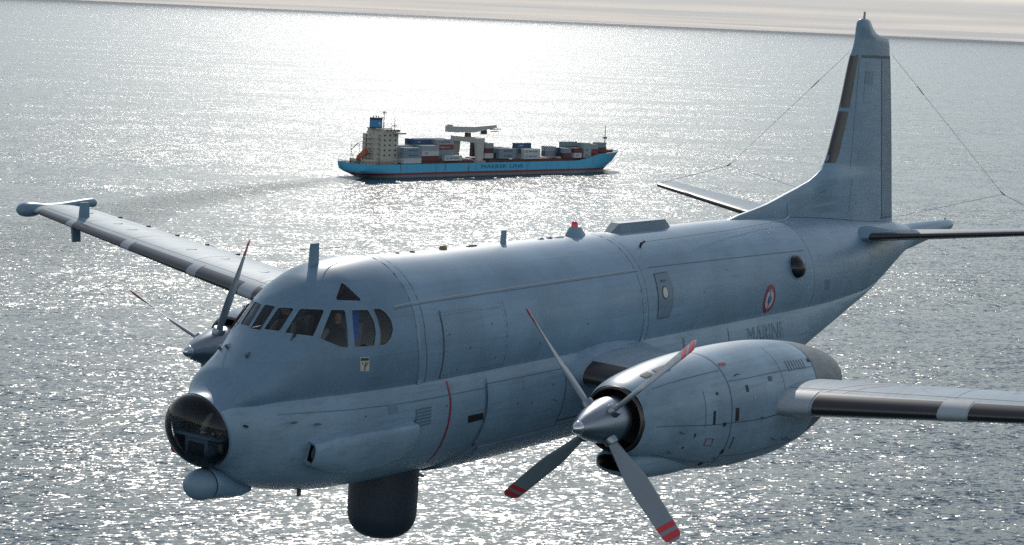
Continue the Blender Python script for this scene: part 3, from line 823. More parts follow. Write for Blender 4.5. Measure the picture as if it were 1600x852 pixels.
def wline(name, pts, width, mat, parent, s, up=True, off=.004):
    """thin strip on the wing's upper (or lower) skin along (l, x) points"""
    V = []; Fw = []
    dense = []
    for p, q in zip(pts, pts[1:]):
        n = 12; dense += [(p[0] + (q[0] - p[0]) * k / n, p[1] + (q[1] - p[1]) * k / n) for k in range(n)]
    dense.append(pts[-1])
    for i, (l, x) in enumerate(dense):
        a, b = dense[max(0, i - 1)], dense[min(len(dense) - 1, i + 1)]
        ch = wsec(l)[1]; d = Vector((b[0] - a[0], (b[1] - a[1]) * ch)).normalized() * width / 2
        V += [wpt(l - d.y, max(0.001, min(1, x + d.x / ch)), up, s, off), wpt(l + d.y, max(0.001, min(1, x - d.x / ch)), up, s, off)]
    for i in range(len(dense) - 1): Fw.append((2 * i, 2 * i + 1, 2 * i + 3, 2 * i + 2))
    return mesh(name, V, Fw, mat, parent, True, 180)
def build_wing(s):
    ls = [1.0, 1.6, 2.4, 3.2, 4.0, 4.5, 5, 6, 7, 8, 9, 10, 11, 12, 13, 14, 15, 16, 17, 17.8, 18.3]
    w = MB().loft([wloop(l, s) for l in ls]).build('wing', M['wing'], plane, True, 45)
    for (l0, l1) in ((1.66, 3.75), (6.15, 8.45), (9.0, 10.7), (11.1, 13.6), (14.0, 16.3), (16.62, 18.05)):
        wstrip('deicing_boot', l0, l1, .085, .07, M['boot'], w, s)
        wstrip('boot_edge', l0 - .03, l1 + .03, .105, .085, M['wing_edge'], w, s, .003)
    for (l0, l1) in ((5.35, 6.1), (8.48, 8.97), (10.72, 11.08), (13.62, 13.98), (16.32, 16.6)):
        wstrip('boot_joint', l0, l1, .12, .09, M['wing_edge'], w, s, .009, 3)
    for pl in ([(5.6, .68), (11.2, .68)], [(11.3, .72), (18.0, .72)], [(5.4, .16), (18.0, .16)]):
        wline('skin_joint', pl, .016, M['seam'], w, s)
    for l in (8.6, 11.25, 13.9, 16.1):
        wline('skin_joint', [(l, .13), (l, .97)], .014, M['seam'], w, s)
    wline('flap_gap', [(11.25, .72), (11.25, .99)], .03, M['seam'], w, s)
    for off in (0, .35):
        wline('walkway_line', [(6.15 + off, .10), (7.2 + off, .55)], .022, M['red'], w, s)
    for l, x in ((7.3, .42), (9.4, .40), (11.0, .42), (12.2, .38), (14.8, .40), (15.6, .45), (17.1, .5)):
        cc = wpt(l, x, True, s, .0)
        MB().loft([[cc + Vector((.20 * k * math.cos(t), .10 * k * math.sin(t), z)) for t in [2 * PI * q / 16 for q in range(16)]] for k, z in ((1, -.03), (.92, .004), (.6, .010), (.2, .012))]).build('tank_cap', M['wing'], w, True, 60)
    for l in (12.0, 13.2, 14.4, 15.6, 16.8):
        p = wpt(l, .90, True, s); MB().box(p.x, p.x + .14, p.y - .02, p.y + .02, p.z - .02, p.z + .03).build('hinge_fairing', M['seam'], w, False)
    # wingtip pod: round head, waist and a square-cut tail
    rg = []
    for a_, cy, rl, rh in ((13.44, .62, .03, .03), (13.48, .62, .11, .10), (13.58, .62, .19, .165), (13.74, .62, .23, .20), (13.95, .62, .235, .20), (14.15, .625, .215, .165), (14.4, .64, .18, .12), (14.9, .67, .16, .095), (15.4, .70, .155, .10), (15.9, .715, .155, .125), (16.16, .71, .15, .135), (16.24, .70, .12, .11), (16.26, .70, .03, .03)):
        rg.append([A(a_, s * 18.50 + rl * math.cos(t), cy + rh * math.sin(t)) for t in [2 * PI * k / 28 for k in range(28)]])
    MB().loft(rg).build('wingtip_pod', M['fairing'], w, True, 70)
    # blade aerials above and below the outer leading edge
    p = wpt(16.55, .26, True, s)
    MB().prism([(-.18, -.05), (.18, -.05), (.15, .40), (-.13, .40)], -.03, .03, lambda x, y, z: (p.x + x, p.y + z, p.z + y)).build('blade_aerial', M['fairing'], w, False)
    q = wpt(16.45, .10, False, s)
    MB().prism([(-.14, .05), (.16, .05), (.18, -.38), (-.08, -.38)], -.03, .03, lambda x, y, z: (q.x + x, q.y + z, q.z + y)).build('blade_aerial', M['fairing'], w, False)
    # root fillet where the wing leaves the body
    rg = []
    for l, g in ((1.20, 1.45), (1.38, 1.25), (1.50, 1.10), (1.62, 1.02)):
        lp = wloop(l, s); le, ch, hh, tk = wsec(l); cc = A(le + ch * .45, s * l, hh + .03)
        rg.append([cc + Vector(((v - cc).x * (1 + (g - 1) * .35), (v - cc).y, (v - cc).z * g)) for v in lp])
    MB().loft(rg).build('root_fillet', M['paint_low_lit'], w, True, 60)
M['wing'] = paint('wing_grey_paint', (0.27, 0.36, 0.42), var=.10, rough=.50, dirt=.7, spec=.16)
M['wing_edge'] = paint('burnished_edge_paint', (0.33, 0.38, 0.42), var=.06, rough=.42, dirt=.25, spec=.25)
build_wing(1); build_wing(-1)

# ---- engine nacelles, spinners, propellers
NT = [(6.42, .27, -.93, .60), (6.55, .325, -.99, .655), (6.9, .41, -1.10, .73), (7.4, .475, -1.24, .80), (8.2, .55, -1.46, .90), (9.2, .59, -1.63, .97), (10.4, .59, -1.74, 1.005), (11.6, .55, -1.75, 1.01), (12.6, .46, -1.66, .975), (13.3, .37, -1.52, .91), (13.9, .25, -1.33, .82), (14.4, .12, -1.18, .71), (14.75, -.02, -1.07, .59), (14.95, -.16, -.97, .45), (15.03, -.32, -.85, .28)]
NF = [pchip([r[0] for r in NT], [r[k] for r in NT]) for k in (1, 2, 3)]
def npt(a_, th, s, off=0.0):
    tp, bt, w_ = [g(a_) for g in NF]
    cy = (tp + bt) / 2; hh = (tp - bt) / 2
    e = 2 / 2.25
    st, ct = math.sin(th), math.cos(th)
    y = math.copysign(abs(st) ** e, st); z = math.copysign(abs(ct) ** e, ct)
    p = A(a_, s * 4.5 + w_ * y, cy + hh * z)
    if off:
        n = Vector((0, -y / w_, z / hh)).normalized(); p = p + n * off
    return p
def npatch(name, a0, a1, t0, t1, mat, parent, s, off=.008, na=4, ntt=4):
    V = [npt(a0 + (a1 - a0) * i / na, R_(t0 + (t1 - t0) * j / ntt), s, off) for i in range(na + 1) for j in range(ntt + 1)]
    m = ntt + 1
    return mesh(name, V, [(i * m + j, i * m + j + 1, (i + 1) * m + j + 1, (i + 1) * m + j) for i in range(na) for j in range(ntt)], mat, parent, True, 180)
def build_engine(s, ang):
    aa = [6.42, 6.48, 6.55, 6.7] + [6.9 + .25 * k for k in range(24)]
    aa = [a_ for a_ in aa if a_ <= 12.75] + [12.75]
    th = [2 * PI * k / 56 for k in range(56)]
    nac = MB().loft([[npt(a_, t, s) for t in th] for a_ in aa], cap=False).build('nacelle', M['nacelle'], plane, True, 60)
    ab = [12.75 + .2 * k for k in range(11)] + [14.85, 14.95, 15.0, 15.03]
    MB().loft([[npt(a_, t, s, -.004) for t in th] for a_ in ab]).build('exhaust_fairing', M['exhaust'], nac, True, 60)
    cy = -.33
    # intake: stained lip, dark throat
    lipr = []
    for x, k in ((6.46, 1.0), (6.40, .985), (6.365, .95), (6.36, .91), (6.39, .87), (6.47, .845), (6.62, .83)):
        lipr.append([A(x, s * 4.5 + .613 * k * math.sin(t), cy + .605 * k * math.cos(t)) for t in th])
    MB().loft(lipr, cap=False).build('intake_lip', M['lip'], nac, True, 60)
    MB().loft([[A(x, s * 4.5 + r_ * math.sin(t), cy + r_ * math.cos(t)) for t in th] for x, r_ in ((6.55, .515), (7.0, .50), (7.0, .01))], cap=False).build('intake_throat', M['black'], nac, True, 50)
    # chin scoop
    rg = []
    for a_, top, bot, w_ in ((6.50, -.98, -1.27, .34), (6.56, -.95, -1.34, .40), (6.8, -.90, -1.43, .46), (7.3, -.85, -1.50, .50), (8.0, -.85, -1.545, .52), (8.8, -.9, -1.57, .50), (9.6, -1.0, -1.58, .42), (10.2, -1.1, -1.56, .3)):
        rg.append([A(a_, s * 4.5 + w_ * math.copysign(abs(math.cos(t)) ** .8, math.cos(t)), (top + bot) / 2 + (top - bot) / 2 * math.copysign(abs(math.sin(t)) ** .8, math.sin(t))) for t in [2 * PI * k / 36 for k in range(36)]])
    sc = MB().loft(rg, cap=False).build('chin_scoop', M['nacelle'], nac, True, 60)
    inn = []
    for x, g in ((6.50, 1.0), (6.475, .93), (6.50, .84), (6.9, .80)):
        inn.append([A(x, s * 4.5 + .34 * g * math.copysign(abs(math.cos(t)) ** .8, math.cos(t)), -1.125 + .145 * g * math.copysign(abs(math.sin(t)) ** .8, math.sin(t))) for t in [2 * PI * k / 36 for k in range(36)]])
    MB().loft(inn, cap=False).build('scoop_lip', M['lip'], sc, True, 50)
    MB().box(6.88, 6.89, -s * 4.5 - .26, -s * 4.5 + .26, -1.24, -1.02).build('scoop_throat', M['black'], sc, False)
    # joints, vents and fittings (s mirrors them)
    for a_, t0, t1, w_ in ((9.05, -150, 150, .022), (8.15, 60, 95, .012), (12.74, -150, 150, .03), (11.2, 20, 90, .012)):
        npatch('cowl_joint', a_ - w_ / 2, a_ + w_ / 2, t0, t1, M['seam'], nac, s, .006, 1, 40)
    for a0, a1, tt in ((6.7, 12.7, 93), (9.1, 12.7, 55), (6.8, 9.0, 40), (9.1, 12.6, 130), (6.9, 9.0, 140)):
        npatch('cowl_joint', a0, a1, s * tt - .35, s * tt + .35, M['seam'], nac, s, .006, 24, 1)
    for a0, a1, t0, t1, m_ in ((7.35, 7.75, 8, 20, 'black'), (6.95, 7.22, 8, 18, 'black'), (8.40, 8.47, 82, 93, 'black'), (8.75, 8.85, 92, 95, 'black'), (7.85, 7.89, 101, 105, 'black'), (7.62, 7.66, 118, 121, 'black'), (9.18, 9.30, 82, 92, 'black'), (9.22, 9.26, 106, 120, 'seam'), (8.98, 9.08, 120, 126, 'black'), (9.65, 9.73, 62, 69, 'black'), (8.55, 8.62, 64, 67, 'black'), (10.6, 10.74, 58, 63, 'seam'), (9.9, 9.95, 74, 76, 'white'), (12.6, 12.75, 44, 49, 'black'), (8.6, 8.72, 141, 148, 'black')):
        npatch('cowl_vent', a0, a1, s * t0, s * t1, M[m_], nac, s, .010)
    for dx0, dx1, dt0, dt1 in ((8.25, 8.52, 106.2, 107), (8.25, 8.52, 114.2, 115), (8.25, 8.275, 106.2, 115), (8.495, 8.52, 106.2, 115)):
        npatch('rescue_mark', dx0, dx1, s * dt0, s * dt1, M['red'], nac, s, .008)
    npatch('red_flash', 9.12, 9.38, s * 31, s * 35, M['red'], nac, s, .009)
    for k in range(7):
        npatch('louvre', 11.55 + .13 * k, 11.58 + .13 * k, s * 44, s * 57, M['seam'], nac, s, .008)
    for a_, tt in ((7.4, 100), (8.9, 132), (9.4, 50), (10.2, 92), (10.9, 116), (11.4, 120), (11.6, 121), (7.3, 128)):
        p0 = npt(a_, R_(s * tt), s); p1 = npt(a_, R_(s * tt), s, .07)
        MB().tube([p0, p1, p1 + Vector((.07, 0, -.01))], .014, 6).build('drain_pipe', M['seam'], nac)
    # propeller: spinner, four blades at rest, each with two red bands at its tip
    prop = MB().loft([[A(x, s * 4.5 + r_ * math.sin(t), -.315 + r_ * math.cos(t)) for t in [2 * PI * k / 40 for k in range(40)]] for x, r_ in ((5.075, .004), (5.085, .04), (5.11, .068), (5.16, .10), (5.2, .12), (5.35, .198), (5.55, .275), (5.8, .350), (6.05, .398), (6.25, .415), (6.34, .415), (6.36, .38))]).build('propeller', M['metal'], plane, True, 60)
    MB().loft([[A(x, s * 4.5 + r_ * math.sin(t), -.315 + r_ * math.cos(t)) for t in [2 * PI * k / 32 for k in range(32)]] for x, r_ in ((5.065, .003), (5.075, .045), (5.105, .074), (5.15, .102), (5.20, .126), (5.21, .122))]).build('spinner_tip', M['tip'], prop, True, 50)
    for k in range(4):
        t = R_(ang + 90 * k)
        rad_ = Vector((0, -math.sin(t), math.cos(t))); tan = Vector((0, -math.cos(t), -math.sin(t))); ax = Vector((1, 0, 0))
        hub = A(5.90, s * 4.5, -.315)
        def bl(r0, r1, n, off=0.0):
            rings = []
            for i in range(n + 1):
                r_ = r0 + (r1 - r0) * i / n
                q = (r_ - .36) / 2.08
                ch = (.20 + .28 * min(1, q * 2.6)) * (1 - .30 * max(0, q - .45) / .55) * (math.sqrt(max(0, 1 - ((q - .93) / .08) ** 2)) if q > .93 else 1)
                tk = (.16 - .125 * min(1, q * 2.2)) * (ch / .4) if q < .4 else .035 * ch / .4 + .004
                pitch = R_(78 - 24 * q)
                cd = (tan * math.cos(pitch) + ax * -math.sin(pitch)); nd = rad_.cross(cd).normalized()
                rg_ = []
                for j in range(20):
                    w = 2 * PI * j / 20
                    rg_.append(hub + rad_ * r_ + cd * ((ch / 2 + off) * math.cos(w)) + nd * ((tk / 2 + off) * math.sin(w)))
                rings.append(rg_)
            return rings
        b_ = MB().loft(bl(.34, 2.435, 34)).build('blade', M['blade'], prop, True, 60)
        for r0, r1 in ((2.10, 2.20), (2.27, 2.39)):
            MB().loft(bl(r0, r1, 4, .003)).build('tip_band', M['redband'], b_, True, 60)
        MB().loft([[hub + rad_ * r_ + (tan * math.cos(w) + ax * math.sin(w)) * (.125 * g) for w in [2 * PI * j / 20 for j in range(20)]] for r_, g in ((.30, 1.05), (.42, 1.0), (.45, .9))]).build('blade_cuff', M['metal'], b_, True, 50)
M['tip'] = plain('polished_tip', (.60, .62, .64), .12, 1.0)
M['redband'] = plain('red_tip_band', (.55, .035, .05), .45)
build_engine(1, 47); build_engine(-1, 20)

# ---- fin and rudder
FL = pchip([1.2, 2.0, 2.13, 2.38, 2.62, 2.95, 3.35, 4.0, 4.76, 6.19, 6.42, 6.70], [18.0, 18.6, 18.96, 20.7, 21.85, 23.35, 24.10, 24.42, 24.72, 25.16, 25.28, 25.36])
FE = pchip([1.2, 1.52, 6.25, 6.62, 6.70], [28.95, 28.87, 27.69, 27.56, 27.1])
def fin_th(h): return .24 - .022 * (h - 1.2)
def fin_prof(x, le, te, h):
    """half thickness at aft place x"""
    base = max(le, 23.9 if h < 3.6 else le)
    q = (x - le) / (te - le)
    m_ = fin_th(h)
    if x < base:                                   # thin dorsal fillet
        return .035 + .10 * ((x - le) / max(.01, base - le)) if x > le else .0
    qq = (x - base) / (te - base)
    add = .135 * (1 - qq) ** 2 if base > le + .05 else 0
    return max(.012, m_ * naca(qq, .2) / .1 * (1 - .0) + add)
def fin_loop(h, off=0.0, x0=0.0, x1=1.0):
    le, te = FL(h), FE(h)
    xs = [le + (te - le) * (0.5 * (1 - math.cos(PI * k / 28))) for k in range(29)]
    L_ = [A(x, fin_prof(x, le, te, h) + off, h) for x in xs]; R__ = [A(x, -fin_prof(x, le, te, h) - off, h) for x in xs]
    return L_ + list(reversed(R__))[1:-1]
hs_ = [1.30, 1.6, 1.9, 2.05, 2.12, 2.2, 2.3, 2.4, 2.5, 2.62, 2.75, 2.9, 3.05, 3.2, 3.35, 3.6, 4.0, 4.5, 5.0, 5.5, 6.0, 6.2]
fin = MB().loft([fin_loop(h) for h in hs_]).build('fin', M['paint'], plane, True, 50)
# cap with the bulged aerial head at the top
cap = []
for h, le, te, m_ in ((6.2, 25.17, 27.70, .132), (6.40, 25.28, 27.65, .132), (6.58, 25.33, 27.57, .13), (6.66, 25.35, 27.50, .13), (6.70, 25.36, 27.05, .13), (6.78, 25.38, 26.66, .13), (6.9, 25.40, 26.42, .135), (7.02, 25.43, 26.27, .13), (7.10, 25.50, 26.18, .10), (7.14, 25.62, 26.05, .05)):
    cap.append([A((le + te) / 2 + (te - le) / 2 * math.cos(t), m_ * math.copysign(abs(math.sin(t)) ** .9, math.sin(t)) * (1 - .45 * max(0, math.cos(t))), h) for t in [2 * PI * k / 40 for k in range(40)]])
cp_ = MB().loft(cap).build('fin_cap', M['fairing'], fin, True, 50)
MB().tube([A(25.80, 0, 7.10), A(25.80, 0, 7.33)], [.035, .028], 10).build('light_stalk', M['seam_light'], cp_)
def fin_strip(name, h0, h1, fa, fb, mat, off=.006, n=14, sides=(1, -1), wrap=False):
    """strip on the fin between aft places fa(h) and fb(h)"""
    for sd in sides:
        V = []; m = 6
        for i in range(n + 1):
            h = h0 + (h1 - h0) * i / n; le, te = FL(h), FE(h)
            for j in range(m + 1):
                x = fa(h) + (fb(h) - fa(h)) * (j / m) ** (2 if wrap else 1)
                V.append(A(x - (off if wrap and j == 0 else 0), sd * ((0 if (wrap and j == 0) else fin_prof(x, le, te, h) + off)), h))
        mesh(name, V, [(i * (m + 1) + j, i * (m + 1) + j + 1, (i + 1) * (m + 1) + j + 1, (i + 1) * (m + 1) + j) for i in range(n) for j in range(m)], mat, fin, True, 180)
for h0, h1 in ((3.36, 4.70), (4.80, 6.16)):
    fin_strip('deicing_boot', h0, h1, lambda h: FL(h) - .002, lambda h: FL(h) + .36 - .03 * (h - 3.3), M['boot'], .008, wrap=True)
fin_strip('rudder_gap', 1.75, 6.18, lambda h: 27.83 - .205 * (h - 1.92), lambda h: 27.86 - .205 * (h - 1.92), M['seam'], .005)
fin_strip('rudder_tab', 1.75, 6.18, lambda h: 27.87 - .205 * (h - 1.92), lambda h: FE(h) - .02, M['paint_dark'], .006)
fin_strip('skin_joint', 2.05, 6.1, lambda h: 25.2 + .06 * (h - 2) , lambda h: 25.215 + .06 * (h - 2), M['seam'], .005)
fin_strip('skin_joint', 1.9, 2.40, lambda h: 21.88, lambda h: 21.90, M['seam'], .005)
fin_strip('fin_panel', 5.42, 5.78, lambda h: 25.85, lambda h: 26.45, M['paint_dark'], .006)
fin_strip('fin_panel', 4.95, 5.35, lambda h: 25.85, lambda h: 26.40, M['fairing'], .006)
fin_strip('skin_joint', 6.12, 6.19, lambda h: FL(h) + .15, lambda h: FE(h) - .03, M['seam'], .007, 2)
fin_strip('rudder_gap', 1.72, 1.76, lambda h: 27.8, lambda h: FE(h) - .02, M['seam'], .007, 2)
# fillet strip at the fin's foot
for sd in (1, -1):
    ribbon('fin_fillet', [(22, 4.5 * sd), (25.5, 10.5 * sd), (28.0, 13 * sd), (29.0, 9 * sd)], .035, M['seam_light'], fin, .012)

# ---- magnetometer boom behind the tail
rg = []
for a_, tp, bt, w_ in ((28.2, 1.56, .50, .52), (29.1, 1.50, .62, .42), (29.25, 1.48, .66, .38), (30.2, 1.48, .76, .31), (31.2, 1.475, .88, .26), (32.2, 1.465, 1.0, .21), (32.9, 1.45, 1.09, .17), (33.25, 1.42, 1.14, .135), (33.40, 1.37, 1.20, .08), (33.43, 1.32, 1.25, .03)):
    rg.append([A(a_, w_ * math.cos(t), (tp + bt) / 2 + (tp - bt) / 2 * math.sin(t)) for t in [2 * PI * k / 32 for k in range(32)]])
boom = MB().loft(rg).build('tail_boom', M['fairing'], plane, True, 60)
MB().tube([A(32.9, 0, 1.43), A(32.9, 0, 1.50)], .02, 6).build('tail_light', M['seam'], boom)

# ---- tailplane
TLE = lambda l: 24.35 + .27 * l
TCH = lambda l: 3.05 - .26 * l
THH = lambda l: 1.36 + .125 * l
def tpt(l, x, up, s, off=0.0):
    y = naca(x, .105) * (1 if up else -1)
    p = A(TLE(l) + TCH(l) * x, s * l, THH(l) + TCH(l) * y)
    if off:
        e = .004; y2 = naca(min(1, x + e), .105) * (1 if up else -1); dy = (y2 - y) / e if x > 1e-5 else (60 if up else -60)
        n = (Vector((-dy, 0, 1)) if up else Vector((dy, 0, -1))).normalized(); p = p + n * off
    return p
def build_tail(s):
    ls = [.3, .8, 1.5, 2.5, 3.5, 4.5, 5.5, 6.0, 6.14]
    t_ = MB().loft([[tpt(l if l < 6.1 else 6.12, (x if l < 6.1 else .12 + .8 * x), True, s) for x in reversed(XC)] + [tpt(l if l < 6.1 else 6.12, (x if l < 6.1 else .12 + .8 * x), False, s) for x in XC[1:-1]] for l in ls]).build('tailplane', M['wing'], plane, True, 45)
    xs = [(.075 * (1 - k / 8) ** 2, True) for k in range(8)] + [(.075 * (k / 8) ** 2, False) for k in range(9)]
    V = [tpt(1.15 + (6.0 - 1.15) * j / 12, x, u_, s, .006) for j in range(13) for x, u_ in xs]; m = len(xs)
    mesh('deicing_boot', V, [(j * m + k, j * m + k + 1, (j + 1) * m + k + 1, (j + 1) * m + k) for j in range(12) for k in range(m - 1)], M['boot'], t_, True, 180)
    for up in (True, False):
        V = []
        for j in range(13):
            l = 1.0 + 4.9 * j / 12
            V += [tpt(l, .66, up, s, .004), tpt(l, .672, up, s, .004)]
        mesh('elevator_gap', V, [(2 * j, 2 * j + 1, 2 * j + 3, 2 * j + 2) for j in range(12)], M['seam'], t_, True, 180)
    rg = []
    for l, g in ((.55, 1.75), (.85, 1.35), (1.1, 1.06)):
        lp = [tpt(l, x, True, s) for x in reversed(XC)] + [tpt(l, x, False, s) for x in XC[1:-1]]
        cc = A(TLE(l) + TCH(l) * .45, s * l, THH(l))
        rg.append([cc + Vector(((v - cc).x * (1 + (g - 1) * .12), (v - cc).y, (v - cc).z * g)) for v in lp])
    MB().loft(rg).build('root_fillet', M['paint'], t_, True, 60)
build_tail(1); build_tail(-1)

# ---- aerials along the back
def top_h(a_): return fsec(a_)[0]
def blade_aerial(a0, a1, h, lean=.0, th=.02, mat='fairing', name='blade_aerial'):
    z0 = top_h((a0 + a1) / 2) - .04
    return MB().prism([(a0, z0), (a1, z0), (a1 - .02 + lean, z0 + h), (a0 + .03 + lean, z0 + h)], -th, th, lambda x, y, z: (x, z, y)).build(name, M[mat], plane, False)
r0 = blade_aerial(3.26, 3.52, .42, 0)
for v in r0.data.vertices:
    if v.co.z < 2.1: v.co.z -= .12
MB().tube([A(3.02, 0, 2.36), A(4.36, 0, 2.33)], .007, 6).build('wire_whip', M['wire'], r0)
blade_aerial(9.20, 9.36, .30, .0, .025)
MB().loft([[A(7.24 + .11 * k * math.cos(t), .06 * k * math.sin(t), 2.08 + z) for t in [2 * PI * q / 14 for q in range(14)]] for k, z in ((1, 0), (1, .05), (.8, .09), (.3, .105))]).build('ochre_cap', M['ochre'], plane, True, 50)
for a_, l_, w_, m_ in ((8.0, .38, .05, 'seam'), (10.9, .16, .06, 'seam'), (11.12, .42, .07, 'white'), (6.2, .12, .05, 'seam'), (5.75, .10, .04, 'seam'), (10.55, .22, .05, 'fairing')):
    MB().loft([[A(a_ + l_ * (.5 + .5 * k * math.cos(t)), w_ * k * math.sin(t), 2.09 + z) for t in [2 * PI * q / 14 for q in range(14)]] for k, z in ((1, 0), (.95, .035), (.6, .05))]).build('low_aerial', M[m_], plane, True, 50)
bea = MB().loft([[A(11.98 + x_ + rx * math.cos(t), ry * math.sin(t), h) for t in [2 * PI * q / 20 for q in range(20)]] for x_, rx, ry, h in ((0, .36, .16, 2.06), (0, .33, .14, 2.14), (-.01, .20, .11, 2.27), (-.01, .17, .10, 2.30))]).build('beacon_fairing', M['fairing'], plane, True, 40)
MB().loft([[A(11.93 + r_ * math.cos(t), r_ * math.sin(t), h) for t in [2 * PI * q / 16 for q in range(16)]] for r_, h in ((.075, 2.29), (.075, 2.37), (.05, 2.41), (.01, 2.42))]).build('red_beacon', M['redlamp'], bea, True, 50)
sp_ = MB().loft([[A(x, w_ * y, z) for y, z in ((-1, 2.04), (-.75, 2.04 + hh), (.75, 2.04 + hh), (1, 2.04))] for x, w_, hh in ((13.26, .10, .05), (13.60, .15, .26), (15.60, .15, .26), (15.95, .10, .05))]).build('spine_fairing', M['paint_dark'], plane, False)
ins = MB().tube([A(13.38, .78, 1.86), A(13.40, .80, 1.96), A(13.52, .80, 1.99)], .03, 8).build('aerial_mast', M['black'], plane)
MB().tube([A(13.5, .80, 1.985), A(17.6, .68, 2.0), A(20.9, .52, 2.07), (24.2, -.16, 2.75)], .007, 6).build('wire_aerial', M['wire'], ins)
# wire aerials from the fin's top to the tailplane tips, with insulators
for s in (1, -1):
    n0 = A(26.44, 4.0 * s, 2.85); f0 = A(27.6 if s > 0 else 25.25, .1 * s, 6.25); tp_ = A(26.1, 6.0 * s, 2.16); b0 = A(28.75, .1 * s, 1.72)
    w_ = MB().tube([f0, n0], .0045, 6).build('wire_aerial', M['wire'], plane)
    MB().tube([n0, tp_], .0065, 6).build('wire_stay', M['wire'], w_); MB().tube([b0, n0], .0048, 6).build('wire_lead', M['wire'], w_)
    MB().tube([f0.lerp(n0, .24), f0.lerp(n0, .30)], .013, 8).build('insulator', M['wire'], w_)
    MB().tube([n0.lerp(f0, .02), n0.lerp(tp_, .03)], .016, 8).build('insulator', M['wire'], w_)
# small fittings under the tail
for a_, l_ in ((21.5, .4), (24.9, .3)):
    p = skin(a_, R_(150)); MB().box(p.x - .12, p.x + .12, p.y - .05, p.y + .05, p.z - .14, p.z + .03).build('tail_fitting', M['seam'], plane, False)
p = skin(3.0, R_(172)); MB().box(p.x - .05, p.x + .05, p.y - .01, p.y + .01, p.z - .12, p.z + .02).build('drain_mast', M['seam'], plane, False)

# ------------------------------------------------------------------ the container ship
M['hull'], _t, _b = new_mat('ship_hull_paint')
def hull_paint():
    t, b = _t, _b; N = t.nodes.new; K = t.links.new
    tc = N('ShaderNodeTexCoord'); sp = N('ShaderNodeSeparateXYZ'); K(tc.outputs['Object'], sp.inputs[0])
    rp = N('ShaderNodeValToRGB'); rp.color_ramp.interpolation = 'CONSTANT'
    mr = N('ShaderNodeMapRange'); mr.inputs[1].default_value = -4; mr.inputs[2].default_value = 12; K(sp.outputs['Z'], mr.inputs[0])
    e = rp.color_ramp.elements
    e[0].position = 0; e[0].color = (0.17, 0.19, 0.20, 1)
    e[1].position = (1.35 + 4) / 16; e[1].color = (0.20, 0.035, 0.05, 1)
    e.new((2.45 + 4) / 16).color = (0.08, 0.44, 0.68, 1)
    K(mr.outputs[0], rp.inputs[0])
    mp = N('ShaderNodeMapping'); mp.inputs['Scale'].default_value = (0.35, 0.35, 0.05); nz = N('ShaderNodeTexNoise'); nz.inputs['Scale'].default_value = 1.2; nz.inputs['Detail'].default_value = 6; nz.inputs['Roughness'].default_value = .65
    K(tc.outputs['Object'], mp.inputs[0]); K(mp.outputs[0], nz.inputs['Vector'])
    r2 = N('ShaderNodeMapRange'); r2.inputs[1].default_value = .55; r2.inputs[2].default_value = .70; r2.inputs[4].default_value = .75; K(nz.outputs[0], r2.inputs[0])
    mx = N('ShaderNodeMixRGB'); mx.inputs[2].default_value = (.13, .065, .04, 1); K(r2.outputs[0], mx.inputs[0]); K(rp.outputs[0], mx.inputs[1]); K(mx.outputs[0], b.inputs['Base Color'])
    b.inputs['Roughness'].default_value = .5
hull_paint()
M['house'] = plain('ship_house_cream', (.47, .46, .40), .55, var=.14, scale=.5)
M['crane'] = plain('crane_pale_grey', (.46, .47, .44), .55, var=.12, scale=.4)
M['deck'] = plain('red_deck', (.15, .055, .05), .7, var=.25, scale=.3)
M['coaming'] = plain('hatch_coaming', (.10, .045, .045), .7, var=.3, scale=.3)
M['hatch'] = plain('pale_hatch', (.36, .30, .27), .7, var=.2, scale=.3)
M['shipglass'] = plain('ship_window', (.02, .025, .03), .1)
M['funnel'] = plain('funnel_blue', (.045, .24, .44), .5, var=.08)
M['funneltop'] = plain('funnel_dark_top', (.03, .06, .10), .5)
M['boat'] = plain('lifeboat_orange', (.42, .10, .05), .5, var=.1)
M['rail'] = plain('rail_white', (.55, .55, .52), .6)
M['mast'] = plain('mast_brown', (.07, .055, .05), .6)
M['shipletter'] = plain('hull_lettering', (.012, .035, .09), .5)
HB = 11.5
ship = empty('container_ship')
dv = Vector((0.97137811, -0.23753855, 0)); stb = Vector((dv.y, -dv.x, 0))
S0 = Vector((800.92189872, 624.3234845, 0)) - NOSE_XY
so = S0 - stb * HB
ship.matrix_world = Matrix.Translation(so) @ Matrix(((dv.x, -stb.x, 0), (dv.y, -stb.y, 0), (0, 0, 1))).to_4x4()
tag(ship, 'pale blue container ship with cream deckhouse at the stern and a gantry crane', 'ship')
def sheer(s):
    z = 7.0
    if s > 150: q = min(1, (s - 150) / 24); z += 3.7 * q * q * (3 - 2 * q)
    if s > 174: z += .7 * (s - 174) / 22
    if s < 8: z += .5 * (8 - s) / 12
    return z
NV = 60
LV = [(-3.5, 4, 182, .55, .62), (0.0, 3, 184.3, .75, .80), (1.4, 1.0, 185.3, .85, .86), (2.5, -.6, 186.5, .90, .90), (4.0, -2.0, 188.6, .95, .95), (5.5, -2.6, 191.0, .98, 1.0), (1.0, -3.0, 196.0, 1.0, 1.08)]
rows = []
for j, (z, sa, sf, full, fl) in enumerate(LV):
    row = []
    top = j == len(LV) - 1
    for i in range(NV + 1):
        v = i / NV; s = sa + (sf - sa) * v
        q = 1.0
        run = 34 - 18 * fl                                   # stern run
        if s - sa < run: e = 1 - (s - sa) / run; q *= 1 - e ** 2.2 * (1.0 - (.80 if j > 3 else .62 if j == 3 else .35 if j == 2 else .12))
        ent = 46 - 16 * fl                                   # bow entrance
        if sf - s < ent: e = 1 - (sf - s) / ent; q *= max(0.004, 1 - e ** (1.7 + 1.1 * fl))
        row.append((s, HB * q, sheer(s) if top else z))
    rows.append(row)
V = []; Fh = []
m = NV + 1
